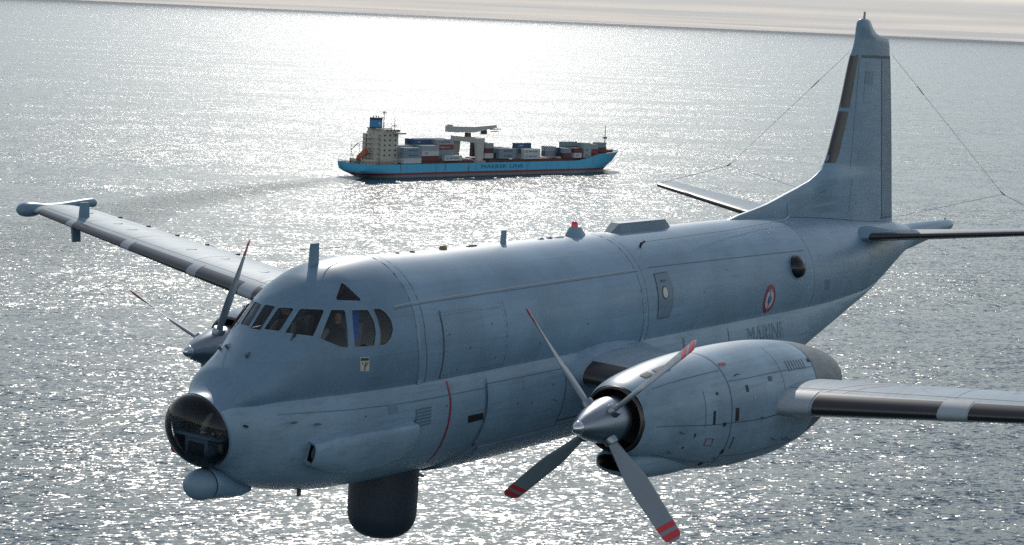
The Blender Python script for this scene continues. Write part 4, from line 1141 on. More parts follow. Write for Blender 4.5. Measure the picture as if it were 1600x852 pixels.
for sd in (-1, 1):
    b = len(V)
    for row in rows: V += [(s, sd * y, z) for s, y, z in row]
    for j in range(len(rows) - 1):
        for i in range(NV): Fh.append((b + j * m + i, b + j * m + i + 1, b + (j + 1) * m + i + 1, b + (j + 1) * m + i))
o2 = m * len(rows)
for j in range(len(rows) - 1): Fh.append((j * m, (j + 1) * m, o2 + (j + 1) * m, o2 + j * m))
hull = mesh('hull', V, Fh, M['hull'], ship, True, 40)
tb = (len(rows) - 1) * m
dk = [(s, -y, z - .35) for s, y, z in rows[-1]] + [(s, y, z - .35) for s, y, z in rows[-1]]
mesh('deck', dk, [(i, i + 1, m + i + 1, m + i) for i in range(NV)], M['deck'], hull, False)
# bulb at the stem, just breaking the surface
MB().loft([[Vector((x, 1.6 * r_ * math.cos(t), -.6 + 1.0 * r_ * math.sin(t))) for t in [2 * PI * k / 16 for k in range(16)]] for x, r_ in ((183, 1), (187, .95), (190, .75), (191.5, .4), (192, .05))]).build('bulbous_bow', M['hull'], hull)
# name along the side
words_ = [(text_shape('MAERSK', 1.0, 0), 79.2, 18.9), (text_shape('LINE', 1.0, 0), 99.9, 10.2)]
for sd in (-1, 1):
    for (tv, tf_, tw, th_), x0, wd in words_:
        k = wd / tw; kz = 2.0 / th_
        if sd > 0: x0 = 189.3 - x0
        V = [(x0 - sd * x * k, sd * (HB + .05), 3.85 + y * kz) for x, y in tv]
        mesh('lettering', V, tf_, M['shipletter'], hull, False)
    MB().box(175.5, 177.4, sd * 7.9 - .35, sd * 7.9 + .35, 5.0, 7.6).build('anchor', M['mast'], hull, False)
# hatch coamings
for s0, s1 in ((36.5, 76), (86, 142), (143, 172)):
    MB().box(s0, s1, -HB + 1.6 + (2.0 if s0 > 142 else 0), HB - 1.6 - (2.0 if s0 > 142 else 0), 6.6, 8.35).build('hatch_coaming', M['coaming'], ship, False)
MB().box(25.5, 36.2, -HB + 1.4, HB - 1.4, 6.6, 8.0).build('hatch_coaming', M['coaming'], ship, False)
for s0, s1 in ((127.2, 133.6), (134.2, 140.6), (66.2, 75)):
    MB().box(s0, s1, -8.6, 8.6, 8.36, 8.95).build('hatch_cover', M['hatch'], ship, False)
win = MB().box(138.2, 140.4, -9.6, -7.6, 6.7, 9.2).build('deck_locker', M['house'], ship, False)
MB().box(134.8, 136.4, -9.8, -8.2, 6.7, 8.9).build('deck_winch', M['mast'], ship, False)
# deckhouse: stepped tower, bridge with wings, windows, outside stairs and landings
H0, H1, HY = 13.2, 24.8, 6.2
house = MB().box(H0, H1, -HY, HY, 6.6, 23.6).build('deckhouse', M['house'], ship, False)
MB().box(H0 - 3.4, H0 - .003, -5.0, 5.0, 6.6, 22.4).build('engine_casing', M['house'], house, False)
MB().box(H0 + 1, H1 + .8, -HY - .4, HY + .4, 23.603, 24.9).build('bridge', M['house'], house, False)
MB().box(H1 - 3.4, H1 + 1.6, -10.6, 10.6, 22.6, 23.5).build('bridge_wing', M['crane'], house, False)
MB().box(H0 - 1, H1 - 3, -4.6, 4.6, 24.903, 25.5).build('top_deck', M['house'], house, False)
MB().box(3.5, H0 - 3.5, -7.5, 7.5, 6.6, 9.3).build('poop_house', M['house'], house, False)
for z in (11.0, 13.6, 16.2, 18.8, 21.4):
    for s in (15.2, 18.6, 22.4):
        MB().box(s, s + 1.1, -HY - .05, -HY + .1, z, z + .85).build('window', M['shipglass'], house, False)
    for y in (-5.3, 5.0):
        MB().box(H0 - .06, H0 + .1, y, y + .7, z, z + .85).build('window', M['shipglass'], house, False)
    MB().box(H0 - 5.0, H0 - 3.39, -5.6, 5.6, z - 1.0, z - .82).build('landing', M['rail'], house, False)
    MB().box(H0 - 1.4, H0 - .01, -HY, -5.02, z - 1.0, z - .85).build('landing', M['rail'], house, False)
    st_ = MB(); st_.tube([(H0 - 4.6, -4.6, z - .9), (H0 - 4.6, -1.4, z + 1.6)], .16, 4).build('stair', M['mast'], house, False)
    MB().box(H0 - 3.46, H0 - 3.37, 1.2, 2.2, z - .8, z + 1.1).build('door', M['mast'], house, False)
for k in range(7):
    MB().box(H1 + .75, H1 + .87, -5.8 + 1.68 * k, -5.8 + 1.68 * k + 1.3, 23.9, 24.6).build('bridge_window', M['shipglass'], house, False)
for y in (-HY - .45,):
    for s in (16.2, 18.6, 21.0, 23.3): MB().box(s, s + 1.5, y, y + .1, 23.95, 24.6).build('bridge_window', M['shipglass'], house, False)
def rect_funnel(x0, x1, y, z0, z1):
    return [[Vector(((x0 + x1) / 2 + (x1 - x0) / 2 * math.copysign(abs(math.cos(t)) ** .45, math.cos(t)), y * math.copysign(abs(math.sin(t)) ** .45, math.sin(t)), z)) for t in [2 * PI * k / 24 for k in range(24)]] for z in (z0, z1)]
fu = MB().loft(rect_funnel(11.6, 17.2, 2.7, 25.3, 29.6)).build('funnel', M['funnel'], house, True, 40)
MB().loft(rect_funnel(11.55, 17.25, 2.75, 29.6, 30.9)).build('funnel_top', M['funneltop'], fu, True, 40)
MB().loft(rect_funnel(11.5, 17.3, 2.8, 25.2, 26.0)).build('funnel_foot', M['funneltop'], fu, True, 40)
for x in (12.8, 14.4, 16): MB().tube([(x, 0, 30.8), (x, 0, 31.8)], .3, 8).build('exhaust_pipe', M['mast'], fu)
sv = [(14.6 + (1.0 if k % 2 == 0 else .45) * math.sin(PI * k / 7), -2.77, 27.8 + (1.0 if k % 2 == 0 else .45) * math.cos(PI * k / 7)) for k in range(14)]
mesh('funnel_star', sv, [tuple(range(14))], M['rail'], fu, False)
mm = MB().tube([(20.5, 1.0, 25.4), (20.5, 1.0, 34.2)], [.32, .14], 8).build('signal_mast', M['mast'], house)
for z, w_ in ((30.5, 1.6), (32.6, 1.1), (33.6, .8)):
    MB().box(20.3, 20.7, 1 - w_, 1 + w_, z, z + .22).build('yard', M['mast'], mm, False)
MB().box(19.6, 21.9, .7, 1.3, 33.0, 33.4).build('radar_bar', M['mast'], mm, False)
m2 = MB().tube([(24.6, -3, 24.9), (24.6, -3, 31.2)], .2, 8).build('radar_mast', M['mast'], house)
MB().box(23.2, 26.0, -3.2, -2.8, 26.4, 26.8).build('radar_bar', M['mast'], m2, False)
for x, y, h in ((9.6, -4.6, 3.4), (21.6, -4.2, 3.0), (18.6, 3.6, 3.6)):
    MB().tube([(x, y, 22.2 if x < 12 else 25.4), (x, y, (22.2 if x < 12 else 25.4) + h)], .1, 6).build('whip_aerial', M['mast'], house)
# poop: rails, posts, crane arm
for y in (-7.5, 7.5):
    MB().tube([(1.2, y * .45, 7), (1.2, y * .45, 17.5)], .14, 6).build('stern_post', M['mast'], ship)
MB().tube([(4.6, 5.6, 9.3), (3.4, 6.4, 13.5), (7.2, 5.2, 17.2)], .3, 8).build('davit', M['house'], ship)
def rail_at(i): s, y, z = rows[-1][i]; return s, y, z
rl = MB()
for k in range(15):
    y = -8.9 + 17.8 * k / 14
    rl.tube([(-2.7, y, 7.2), (-2.7, y, 8.7)], .13, 5)
for k in range(12):
    s, y, z = rail_at(0); s = -2.6 + 1.9 * k; yy = -(9.1 + (HB - 9.1) * min(1, k / 7)) + .15
    rl.tube([(s, yy, sheer(s) - .2), (s, yy, sheer(s) + 1.2)], .12, 5)
rl.tube([(-2.7, 8.9, 8.6), (-2.7, -8.9, 8.6), (18, -HB + .15, 8.3)], .10, 5)
rl.tube([(-2.7, 8.9, 8.0), (-2.7, -8.9, 8.0), (18, -HB + .15, 7.7)], .08, 5)
rl.build('stern_rail', M['mast'], ship, False)
for k in range(5):
    s = 26 + 2.3 * k
    MB().tube([(s, -HB + .4, 6.6), (s, -HB + .4, 9.4)], .18, 6).build('rail_stanchion', M['house'], ship)
MB().box(14, 36, -HB + .2, -HB + .6, 9.3, 9.55).build('walkway_rail', M['house'], ship, False)
# gantry crane across the deck with its slewing boom
legs = []
cr = MB().box(75.6, 81.4, -10.9, 10.9, 17.6, 20.3).build('gantry_crane', M['crane'], ship, False)
for sd in (-1, 1):
    MB().loft([[Vector((x, y, z)) for x, y in ((x0, sd * 8.9), (x1, sd * 8.9), (x1, sd * 10.85), (x0, sd * 10.85))] for x0, x1, z in ((76.6, 80.4, 8.0), (75.7, 81.3, 17.59))]).build('gantry_leg', M['crane'], cr, False)
    MB().box(74.6, 82.4, sd * 9.9 - 1.2, sd * 9.9 + 1.2, 6.66, 8.0).build('gantry_bogie', M['hatch'], cr, False)
MB().loft([[Vector((78.5 + r_ * math.cos(t), r_ * math.sin(t), z)) for t in [2 * PI * k / 20 for k in range(20)]] for r_, z in ((1.9, 20.3), (1.7, 22.4))]).build('slew_ring', M['mast'], cr)
jib = MB().loft([[Vector((x, y, z)) for y, z in ((-1.5, z0), (1.5, z0), (1.5, z1), (-1.5, z1))] for x, z0, z1 in ((63.4, 22.9, 26.2), (71.0, 22.7, 25.9), (82.0, 22.6, 25.7), (98.2, 25.2, 26.7))]).build('crane_boom', M['crane'], cr, False)
MB().box(64.2, 66.8, -1.2, 1.2, 26.2, 27.0).build('winch_house', M['crane'], jib, False)
cab = MB().box(88.6, 91.6, -1.0, 1.0, 21.8, 23.8).build('operator_cab', M['mast'], jib, False)
MB().box(87, 92, -.3, .3, 21.5, 21.8).build('cab_rail', M['mast'], cab, False)
spd = MB().box(94.4, 101.6, -1.1, 1.1, 24.0, 24.5).build('spreader', M['mast'], jib, False)
for x in (95.4, 97.6, 100.0): MB().tube([(x, 0, 24.4), (x - .5, 0, 25.6)], .14, 5).build('spreader_cable', M['mast'], spd)
MB().box(95.6, 100.2, -1.0, 1.0, 22.9, 23.3).build('spreader_frame', M['mast'], spd, False)
# foremast, forecastle fittings
fm = MB().tube([(184.5, 0, 11), (184.5, 0, 25.8)], [.34, .16], 8).build('foremast', M['mast'], ship)
MB().box(183.6, 185.4, -.9, .9, 18.5, 19.3).build('foremast_top', M['mast'], fm, False)
MB().tube([(184.5, -1.5, 18.4), (184.5, 1.5, 18.4)], .14, 6).build('crosstree', M['mast'], fm)
MB().box(179, 188, -3.4, 3.4, 10.6, 12.0).build('breakwater', M['coaming'], ship, False)
for x, y in ((181.5, -3.8), (188.4, -1.4), (187, 1.6)): MB().box(x, x + 1.6, y, y + 1.4, 10.6, 12.2).build('windlass', M['mast'], ship, False)

# ---- lifeboat on its stern ramp: a thing of its own
lb = MB().loft([[Vector((x, 1.45 * r_ * math.cos(t), 1.35 * r_ * math.sin(t))) for t in [2 * PI * k / 16 for k in range(16)]] for x, r_ in ((-4.2, .15), (-3.8, .6), (-2.6, .95), (0, 1.05), (2.6, .95), (3.8, .6), (4.2, .15))])
life = empty('lifeboat')
life.matrix_world = ship.matrix_world @ Matrix.Translation((5.0, -1.0, 11.6)) @ Matrix.Rotation(R_(-34), 4, 'Y')
tag(life, 'rust orange lifeboat tilted on its ramp behind the ship\'s deckhouse', 'lifeboat')
hl_ = lb.build('boat_hull', M['boat'], life)
MB().loft([[Vector((x, .85 * r_ * math.cos(t), 1.0 + .75 * r_ * math.sin(t))) for t in [2 * PI * k / 12 for k in range(12)]] for x, r_ in ((1.0, .5), (1.3, 1), (3.0, .9), (3.4, .4))]).build('boat_cabin', M['boat'], life)
MB().box(-5.4, 4.6, -1.2, -1.0, -1.7, -1.3).build('launch_ramp_rail', M['mast'], ship, False).matrix_local = Matrix.Translation((5.0, -1.0, 11.6)) @ Matrix.Rotation(R_(-34), 4, 'Y')
MB().box(-5.4, 4.6, 1.0, 1.2, -1.7, -1.3).build('launch_ramp_rail', M['mast'], ship, False).matrix_local = Matrix.Translation((5.0, -1.0, 11.6)) @ Matrix.Rotation(R_(-34), 4, 'Y')

# ---- containers: each one a thing, ribbed walls, doors at one end
CC = {'slate': (.20, .27, .31), 'grey': (.30, .35, .37), 'white': (.50, .53, .55), 'navy': (.035, .085, .19), 'maroon': (.12, .04, .045), 'red': (.21, .05, .05), 'charcoal': (.085, .10, .12), 'brown': (.12, .065, .055), 'blue': (.07, .16, .28)}
for k, v in CC.items(): M['box_' + k] = plain('container_' + k, v, .6, var=.12, scale=.25)
M['logo_dark'] = plain('container_print_dark', (.03, .09, .17), .6)
M['logo_white'] = plain('container_print_white', (.6, .6, .58), .6)
_box = {}
def box_mesh(L_):
    if L_ not in _box:
        W_, H_ = 2.44, 2.72
        b = MB(); n = int(L_ / .55); ys = []
        # corrugated long sides as a zigzag outline, closed top and ends
        pl = []
        for k in range(n * 2 + 1):
            x = .12 + (L_ - .24) * k / (n * 2); pl.append((x, -W_ / 2 + (.05 if k % 2 else .0)))
        poly = [(0.12, -W_ / 2)] + pl[1:-1] + [(L_ - .12, -W_ / 2), (L_ - .12, W_ / 2)] + [(x, -y) for x, y in reversed(pl[1:-1])] + [(.12, W_ / 2)]
        b.prism(poly, .12, H_ - .12)
        me = b.build('tmp', M['box_grey'], None, False); mesh_body = me.data; bpy.data.objects.remove(me)
        f = MB()
        for y in (-W_ / 2 - .02, W_ / 2 - .10):
            f.box(0, L_, y, y + .12, 0, .13); f.box(0, L_, y, y + .12, H_ - .13, H_)
            f.box(0, .14, y, y + .12, .13, H_ - .13); f.box(L_ - .14, L_, y, y + .12, .13, H_ - .13)
        for x in (0, L_ - .12): f.box(x, x + .12, -W_ / 2 + .1, W_ / 2 - .1, 0, .13); f.box(x, x + .12, -W_ / 2 + .1, W_ / 2 - .1, H_ - .13, H_)
        fo = f.build('tmp', M['box_grey'], None, False); mf = fo.data; bpy.data.objects.remove(fo)
        d = MB()
        for y in (-.9, -.35, .35, .9): d.box(.075, .115, y - .04, y + .04, .15, H_ - .15)
        do = d.build('tmp', M['box_grey'], None, False); md = do.data; bpy.data.objects.remove(do)
        _box[L_] = (mesh_body, mf, md)
    return _box[L_]
_words = {}
def word(body):
    if body not in _words: _words[body] = text_shape(body, 1.0, .01)
    return _words[body]
_cm = {}
def container(s0, y, z, L_, colour, label, logo=None, group='containers stacked on the ship'):
    key = (L_, colour)
    if key not in _cm:
        _cm[key] = []
        for me in box_mesh(L_):
            q = me.copy(); q.materials.clear(); q.materials.append(M['box_' + colour]); _cm[key].append(q)
    root = empty('container'); root.matrix_world = ship.matrix_world @ Matrix.Translation((s0, y, z))
    tag(root, label, 'container', group)
    for nm, me in zip(('walls', 'corner_frame', 'door_bars'), _cm[key]):
        link(bpy.data.objects.new(nm, me), root)
    if logo:
        body, mk, wide = logo
        tv, tf, tw, th_ = word(body)
        k = L_ * wide / tw; kz = .85 / th_
        x0 = L_ * (.30 if body == 'MAERSK' else .2)
        V = [(x0 + x * k, -1.262, .95 + yy * kz) for x, yy in tv]
        mesh('lettering', V, tf, M[mk], root, False)
        if body == 'MAERSK':
            cxs = L_ * .15
            bx = MB().box(cxs - .62, cxs + .62, -1.262, -1.24, .78, 2.02).build('logo_panel', M['box_blue'], root, False)
            sv = [(cxs + (.5 if q % 2 == 0 else .22) * math.sin(PI * q / 7), -1.268, 1.4 + (.5 if q % 2 == 0 else .22) * math.cos(PI * q / 7)) for q in range(14)]
            mesh('logo_star', sv, [tuple(range(14))], M['logo_white'], bx, False)
    return root
MK = ('MAERSK', 'logo_dark', .52); MKW = ('MAERSK', 'logo_white', .52)
Z = [8.38 + 2.74 * k for k in range(4)]
L40, L20 = 12.19, 6.06
COLN = {'slate': 'blue-grey', 'grey': 'pale grey', 'white': 'white', 'navy': 'dark blue', 'maroon': 'maroon', 'red': 'red', 'charcoal': 'charcoal', 'brown': 'brown', 'blue': 'mid blue'}
TIER = ['bottom', 'second', 'third', 'top']
ROW = {0: 'outer starboard', 1: 'second starboard', 2: 'third starboard', 3: 'middle', 4: 'inner port', 5: 'second port', 6: 'outer port'}
def stack(bay, s0, L_, yrow, row, cols, z0=None, logos=None):
    for k, cname in enumerate(cols):
        if cname is None: continue
        t_ = TIER[k]
        lg = logos.get(k) if logos else None
        txt = ' with printed lettering' if lg else ''
        container(s0, yrow, (z0 if z0 is not None else Z[0]) + 2.74 * k, L_, cname, f"{COLN[cname]} container, {t_} tier, {ROW[row]} row, {bay}", lg)
Y0, DY = -9.2, 2.62
def Yr(r): return Y0 + DY * r
# bay beside the deckhouse
b1 = 'bay next to deckhouse'
stack(b1, 24.6, L40, -10.1, 0, ['white', 'slate', 'slate'], 7.4, {1: MK, 2: MK})
stack(b1, 24.6, L40, -7.4, 1, ['grey', 'slate', 'grey'], 7.4)
stack(b1, 24.6, L40, -2.0, 3, ['grey', 'white', 'grey'], 8.05)
# second bay
b2 = 'second bay from deckhouse'
stack(b2, 37.3, L40, Yr(0), 0, ['maroon', 'white', 'grey'], 7.1 + 1.27, {1: ('LINE', 'logo_dark', .2)})
stack(b2, 37.3, L40, Yr(1), 1, ['maroon', 'grey', 'slate'])
stack(b2, 38.5, L40, Yr(3), 3, ['brown', 'maroon', 'slate', 'navy'], None, {3: ('LINE', 'logo_white', .16)})
stack(b2, 38.5, L40, Yr(5), 5, ['brown', 'maroon', 'slate', 'navy'])
# bay just aft of the crane
b3 = 'bay just aft of crane'
stack(b3, 53.0, L40, -10.1, 0, ['white'], 8.40, {0: MK})
stack(b3, 51.2, L40, Yr(2) - .8, 2, ['slate', 'slate', 'red', 'grey'], 7.1 + 1.27, {2: ('HAMBURG SÜD', 'logo_white', .6), 3: MK})
stack(b3, 51.2, L40, Yr(4), 4, ['brown', 'maroon', 'navy', 'slate'])
stack(b3, 51.2, L40, Yr(5), 5, ['brown', 'slate', 'maroon', 'navy'])
# forward of the crane
b4 = 'short bay just forward of crane'
stack(b4, 84.8, L20, Yr(1), 1, ['white', 'maroon', 'grey'], Z[0] + .6)
stack(b4, 84.8, L20, Yr(3), 3, ['brown', 'charcoal', 'slate'], Z[0] + .6)
stack(b4, 84.8, L20, Yr(5), 5, ['charcoal', 'brown', 'charcoal'], Z[0] + .6)
b5 = 'low bay between crane and white containers'
stack(b5, 92.8, L40, Yr(0), 0, ['slate', 'slate'], Z[0] + .5, {0: MK, 1: MK})
stack(b5, 92.8, L40, Yr(2), 2, ['charcoal', 'slate'], Z[0] + .5)
stack(b5, 92.8, L40, Yr(4), 4, ['brown', 'maroon'], Z[0] + .5)
b6 = 'bay just aft of open hatch'
stack(b6, 111.2, L40, -9.4, 0, ['white', 'white'], None, {0: MK, 1: MK})
stack(b6, 111.2, L40, -6.7, 1, ['grey', 'charcoal'])
stack(b6, 111.2, L40, -4.0, 2, ['grey', 'slate'])
stack(b6, 111.6, L40, -1.3, 3, ['slate', 'charcoal', 'navy'], None, {2: ('LINE', 'logo_white', .3)})
# bow bays
b7 = 'first bay forward of open hatch'
stack(b7, 136.6, L20, -1.5, 3, ['slate', 'grey'], Z[0] + .6); stack(b7, 136.6, L20, 1.4, 4, ['charcoal', 'grey'], Z[0] + .6)
b8 = 'second bay forward of open hatch'
stack(b8, 143.0, L20, -7.7, 0, ['maroon', 'slate'], None); stack(b8, 143.0, L20, -5.0, 1, ['maroon', 'navy'])
stack(b8, 143.0, L20, -2.2, 3, ['charcoal', 'slate'])
b9 = 'third bay forward of open hatch'
stack(b9, 151.4, L20, -7.7, 0, ['white', 'maroon'], None, {0: ('LINE', 'logo_dark', .4)}); stack(b9, 151.4, L20, -5.0, 1, ['charcoal', 'brown'])
stack(b9, 152.4, L40, 3.6, 5, ['charcoal', 'brown', 'slate'])
b10 = 'fourth bay forward of open hatch'
stack(b10, 159.0, L20, -7.6, 0, ['grey', 'grey', 'grey'], None, {0: ('LINE', 'logo_dark', .4), 1: ('LINE', 'logo_dark', .4)}); stack(b10, 159.0, L20, -4.9, 1, ['charcoal', 'slate', 'slate'])
b11 = 'fifth bay forward of open hatch'
stack(b11, 167.0, L20, -5.2, 1, ['red', 'grey'], Z[1] - .9); stack(b11, 167.0, L20, 1.0, 4, ['maroon', 'grey'], Z[1] - .9)
stack(b11, 167.0, L20, 3.8, 5, ['maroon', 'slate'], Z[1] - .9)
b12 = 'foremost bay by the bow'
stack(b12, 176.0, L20, -2.6, 2, ['maroon', 'slate'], Z[1] - .3); stack(b12, 176.0, L20, .2, 3, ['brown', 'grey'], Z[1] - .3)

# ------------------------------------------------------------------ wake
def wake_material():
    m, t, b, geo = sea_material('wake_water', 0.70, True)
    N = t.nodes.new; K = t.links.new
    at = N('ShaderNodeAttribute'); at.attribute_name = 'wake'
    sp = N('ShaderNodeSeparateColor'); K(at.outputs['Color'], sp.inputs[0])
    nz = N('ShaderNodeTexNoise'); nz.inputs['Scale'].default_value = .22; nz.inputs['Detail'].default_value = 7; nz.inputs['Roughness'].default_value = .7
    K(geo.outputs['Position'], nz.inputs['Vector'])
    ad = N('ShaderNodeMath'); ad.operation = 'MULTIPLY_ADD'; ad.inputs[1].default_value = 1.1; K(sp.outputs[1], ad.inputs[0]); K(nz.outputs[0], ad.inputs[2])
    th = N('ShaderNodeMapRange'); th.inputs[1].default_value = .98; th.inputs[2].default_value = 1.16; K(ad.outputs[0], th.inputs[0])
    bc = N('ShaderNodeMixRGB'); bc.inputs[1].default_value = (0.018, 0.040, 0.050, 1); bc.inputs[2].default_value = (.70, .73, .74, 1); K(th.outputs[0], bc.inputs[0]); K(bc.outputs[0], b.inputs['Base Color'])
    rr = N('ShaderNodeMapRange'); rr.inputs[3].default_value = .14; rr.inputs[4].default_value = .8; K(th.outputs[0], rr.inputs[0]); K(rr.outputs[0], b.inputs['Roughness'])
    K(sp.outputs[0], b.inputs['Alpha'])
    return m
M['wake'] = wake_material()
wp_ = [(4, 11.5), (-10, 5), (-41.8, -10), (-70.6, -23), (-97.7, -35), (-125, -49), (-152, -64.5), (-181, -83.5), (-223, -118), (-282, -173), (-330, -215)]      # astern, to port of the starboard side: she has been turning
V = []; Fw = []; colr = []
NWK = 9
foam = [1.0, .95, .66, .52, .45, .40, .36, .32, .25, .15, 0]
half = [5, 11, 15, 18, 21, 24, 27, 30, 36, 44, 52]
cl_ = [(S0 + dv * a_ , b_) for a_, b_ in wp_]
wpts = []
for (a_, b_), hw, fo in zip(wp_, half, foam): wpts.append((a_, b_ - 0, hw, fo))
dense = []
for p, q in zip(wpts, wpts[1:]):
    for k in range(6): dense.append(tuple(p[i] + (q[i] - p[i]) * k / 6 for i in range(4)))
dense.append(wpts[-1])
for i, (a_, b_, hw, fo) in enumerate(dense):
    for k in range(NWK):
        f_ = -1 + 2 * k / (NWK - 1)
        V.append((a_, b_ - HB + f_ * hw, .03))
        al = (1 - abs(f_) ** 2.2) * (.62 if i else .0) * (1 - i / (len(dense) - 1)) ** .5
        colr.append((al, fo * (1 - .45 * (1 - abs(f_)) if i > 8 else 1) * (1 if abs(f_) < .95 else 0), 0, 1))
for i in range(len(dense) - 1):
    for k in range(NWK - 1): Fw.append((i * NWK + k, i * NWK + k + 1, (i + 1) * NWK + k + 1, (i + 1) * NWK + k))
def wake_obj(name, V, Fw, colr):
    me = bpy.data.meshes.new(name); me.from_pydata(V, [], Fw); me.materials.append(M['wake'])
    ca = me.color_attributes.new('wake', 'FLOAT_COLOR', 'POINT')
    for k, q in enumerate(colr): ca.data[k].color = q
    o = link(bpy.data.objects.new(name, me)); o.matrix_world = ship.matrix_world
    for p in me.polygons:
        if p.normal.z < 0: p.flip()
    tag(o, kind='stuff'); return o
wake_obj('ship_wake', V, Fw, colr)
V = []; Fw = []; colr = []
for i in range(30):
    s = 192 - 6.6 * i
    hbw = HB * (1 if s < 150 else max(0.02, 1 - ((s - 150) / 36) ** 1.9)) if s < 186 else .1
    for k in range(4):
        V.append((s, -(hbw - .6 + (1.2 + .05 * i) * k), .05))
        colr.append(((.9, .9, .6, 0)[k] * (0 if i in (0, 29) else 1), (.75 if i < 4 else .48 if i < 9 else .36) * (1 if k < 2 else .7), 0, 1))
for i in range(29):
    for k in range(3): Fw.append((i * 4 + k, i * 4 + k + 1, (i + 1) * 4 + k + 1, (i + 1) * 4 + k))
wake_obj('bow_wave', V, Fw, colr)

# ------------------------------------------------------------------ people
M['skin'] = plain('skin', (.58, .35, .26), .55)
M['suit'] = plain('flight_suit', (.26, .25, .20), .8, var=.15, scale=9)
M['vest'] = plain('dark_vest', (.02, .025, .035), .8)
M['hair'] = plain('dark_hair', (.025, .018, .014), .7)
def person(label, origin, yaw, pose, hair=True):
    """a seated figure: one continuous skinned body from joints; origin = pelvis, faces -x (the aircraft's nose)"""
    J = pose
    names = list(J); idx = {n: i for i, n in enumerate(names)}
    me = bpy.data.meshes.new('body'); me.from_pydata([J[n][0] for n in names], [(idx[n], idx[J[n][2]]) for n in names if J[n][2]], [])
    tmp = link(bpy.data.objects.new('body_tmp', me))
    md = tmp.modifiers.new('skin', 'SKIN'); sk = me.skin_vertices[0].data
    for i, n in enumerate(names):
        r_ = J[n][1]; sk[i].radius = (r_, r_) if not isinstance(r_, tuple) else r_
        sk[i].use_root = (n == 'pelvis')
    md.use_smooth_shade = True
    sb = tmp.modifiers.new('sub', 'SUBSURF'); sb.levels = 2; sb.render_levels = 2
    dg = bpy.context.evaluated_depsgraph_get(); dg.update()
    bm_ = bpy.data.meshes.new_from_object(tmp.evaluated_get(dg))
    bpy.data.objects.remove(tmp)
    root = empty('person'); root.matrix_world = plane.matrix_world @ Matrix.Translation(origin) @ Matrix.Rotation(yaw, 4, 'Z')
    tag(root, label, 'person')
    hc = Vector(J['head'][0])
    wr = [Vector(J[n][0]) for n in names if n.startswith('hand') or n.startswith('f')]
    bm_.materials.clear()
    for m_ in ('suit', 'skin', 'vest'): bm_.materials.append(M[m_])
    for p in bm_.polygons:
        p.use_smooth = True; cc = p.center
        if cc.z > hc.z - .135: p.material_index = 1
        elif min((cc - w_).length for w_ in wr) < .075: p.material_index = 1
        elif cc.z > .18 and abs(cc.y) < .15: p.material_index = 2
    body = link(bpy.data.objects.new('body', bm_), root)
    # face and hair
    MB().loft([[hc + Vector((-.085 - .02 * k + .012, .018 * math.cos(t) * (1 - .5 * k), -.015 + .03 * k * 0 + .022 * math.sin(t) * (1 - .4 * k))) for t in [2 * PI * q / 8 for q in range(8)]] for k in (0, .6, 1.1)]).build('nose', M['skin'], body)
    for sd in (-1, 1):
        MB().loft([[hc + Vector((-.088, sd * .032, .018)) + Vector((-.006 * k, .012 * (1 - k * .6) * math.cos(t), .008 * (1 - k * .6) * math.sin(t))) for t in [2 * PI * q / 8 for q in range(8)]] for k in (0, 1)]).build('eye', M['hair'], body)
        MB().loft([[hc + Vector((.0 + .028 * k * math.cos(t), sd * (.088 + .012 * j), .0 + .038 * k * math.sin(t))) for t in [2 * PI * q / 10 for q in range(10)]] for j, k in ((-1, 1), (0, 1), (1, .6))]).build('headset_cup', M['vest'], root)
    MB().box(hc.x - .098, hc.x - .086, hc.y - .024, hc.y + .024, hc.z - .062, hc.z - .052).build('mouth', M['red'], body, False)
    MB().tube([hc + Vector((0, .100 * math.cos(PI * k / 12), .03 + .098 * math.sin(PI * k / 12))) for k in range(13)], .012, 6).build('headset_band', M['vest'], root)
    hv = MB()
    rg_ = []
    for ph in range(0, 7):
        a_ = PI / 2 * ph / 6
        rg_.append([hc + Vector((.018 + .098 * math.cos(a_) * math.cos(t) * (1 if math.cos(t) > 0 else .80), .090 * math.cos(a_) * math.sin(t), .035 + .098 * math.sin(a_))) for t in [2 * PI * q / 20 for q in range(20)]])
    hv.loft(rg_).build('hair', M['hair'], root)
    return root
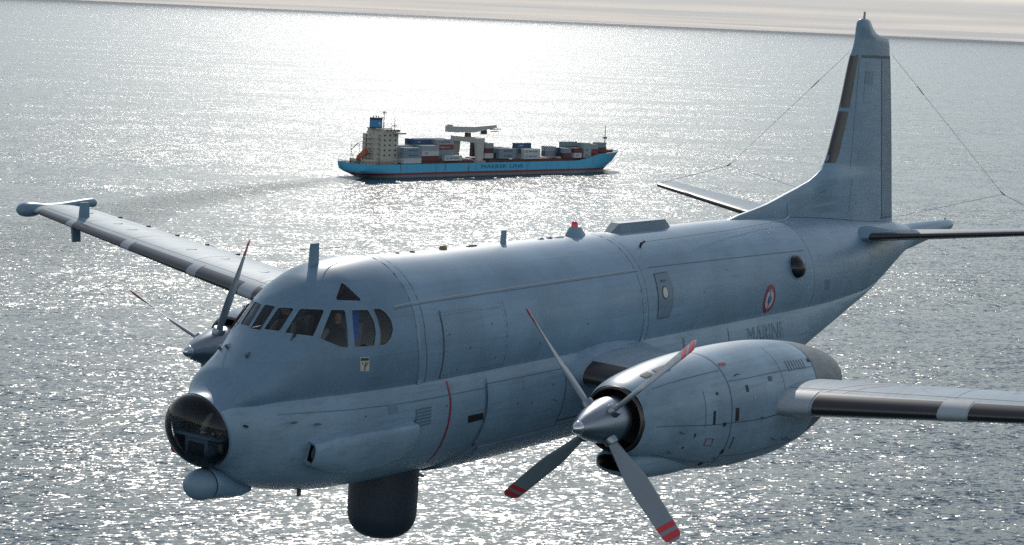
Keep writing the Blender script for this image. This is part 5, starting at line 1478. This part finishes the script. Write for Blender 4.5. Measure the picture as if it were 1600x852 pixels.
def seated(head_turn=0.0, arm='rest'):
    y = 1
    P_ = {'pelvis': ((0, 0, 0), .15, None), 'belly': ((.02, 0, .16), .145, 'pelvis'), 'chest': ((.0, 0, .36), (.165, .13), 'belly'), 'neckb': ((-.02, 0, .53), .075, 'chest'), 'neck': ((-.04, 0, .60), .055, 'neckb'),
          'jaw': ((-.065, 0, .665), (.062, .07), 'neck'), 'head': ((-.055, 0, .755), (.082, .095), 'jaw'), 'crown': ((-.045, 0, .825), (.062, .072), 'head')}
    for sd, nm in ((1, 'r'), (-1, 'l')):
        P_['sho' + nm] = ((.0, sd * .19, .47), .072, 'chest'); 
        if arm == 'rest':
            P_['elb' + nm] = ((-.10, sd * .31, .21), .052, 'sho' + nm); P_['wri' + nm] = ((-.32, sd * .20, .17), .034, 'elb' + nm)
            hb_ = Vector((-.36, sd * .17, .175)); d_ = Vector((-1, -.35 * sd, .1)).normalized()
        else:
            P_['elb' + nm] = ((-.20, sd * .27, .20), .050, 'sho' + nm); P_['wri' + nm] = ((-.42, sd * .14, .26), .034, 'elb' + nm)
            hb_ = Vector((-.46, sd * .12, .27)); d_ = Vector((-1, -.2 * sd, .2)).normalized()
        P_['hand' + nm] = (tuple(hb_), (.036, .022), 'wri' + nm)
        P_['palm' + nm] = (tuple(hb_ + d_ * .045), (.040, .018), 'hand' + nm)
        for k, (off, ln) in enumerate(((-.030, .062), (-.010, .074), (.010, .070), (.029, .054))):
            b_ = hb_ + d_ * .06 + Vector((0, off, 0)); P_['fa%d%s' % (k, nm)] = (tuple(b_ + d_ * ln * .5), .0095, 'palm' + nm); P_['fb%d%s' % (k, nm)] = (tuple(b_ + d_ * ln + Vector((0, 0, -.022))), .008, 'fa%d%s' % (k, nm))
        P_['fta' + nm] = (tuple(hb_ + Vector((-.02, -sd * .045, .0))), .011, 'hand' + nm); P_['ftb' + nm] = (tuple(hb_ + Vector((-.055, -sd * .062, -.008))), .0095, 'fta' + nm)
        P_['hip' + nm] = ((-.05, sd * .10, -.02), .10, 'pelvis'); kk = ((-.46, .04), (-.52, -.36), (-.68, -.40)) if arm == 'rest' else ((-.36, .05), (-.14, -.24), (-.02, -.30))
        P_['kne' + nm] = ((kk[0][0], sd * .13, kk[0][1]), .065, 'hip' + nm); P_['ank' + nm] = ((kk[1][0], sd * .13, kk[1][1]), .042, 'kne' + nm); P_['toe' + nm] = ((kk[2][0], sd * .13, kk[2][1]), .035, 'ank' + nm)
    return P_
person('pilot in flight suit and headset seated behind the cockpit side window', A(3.42, .58, .50), R_(38), seated())
person('crew member in headset leaning over the shelf inside the glazed nose', A(1.22, -.02, -.80), R_(20), seated(0, 'reach'))
person('copilot in headset in the far seat behind the windscreen', A(3.42, -.55, .50), 0, seated(0, 'reach'))
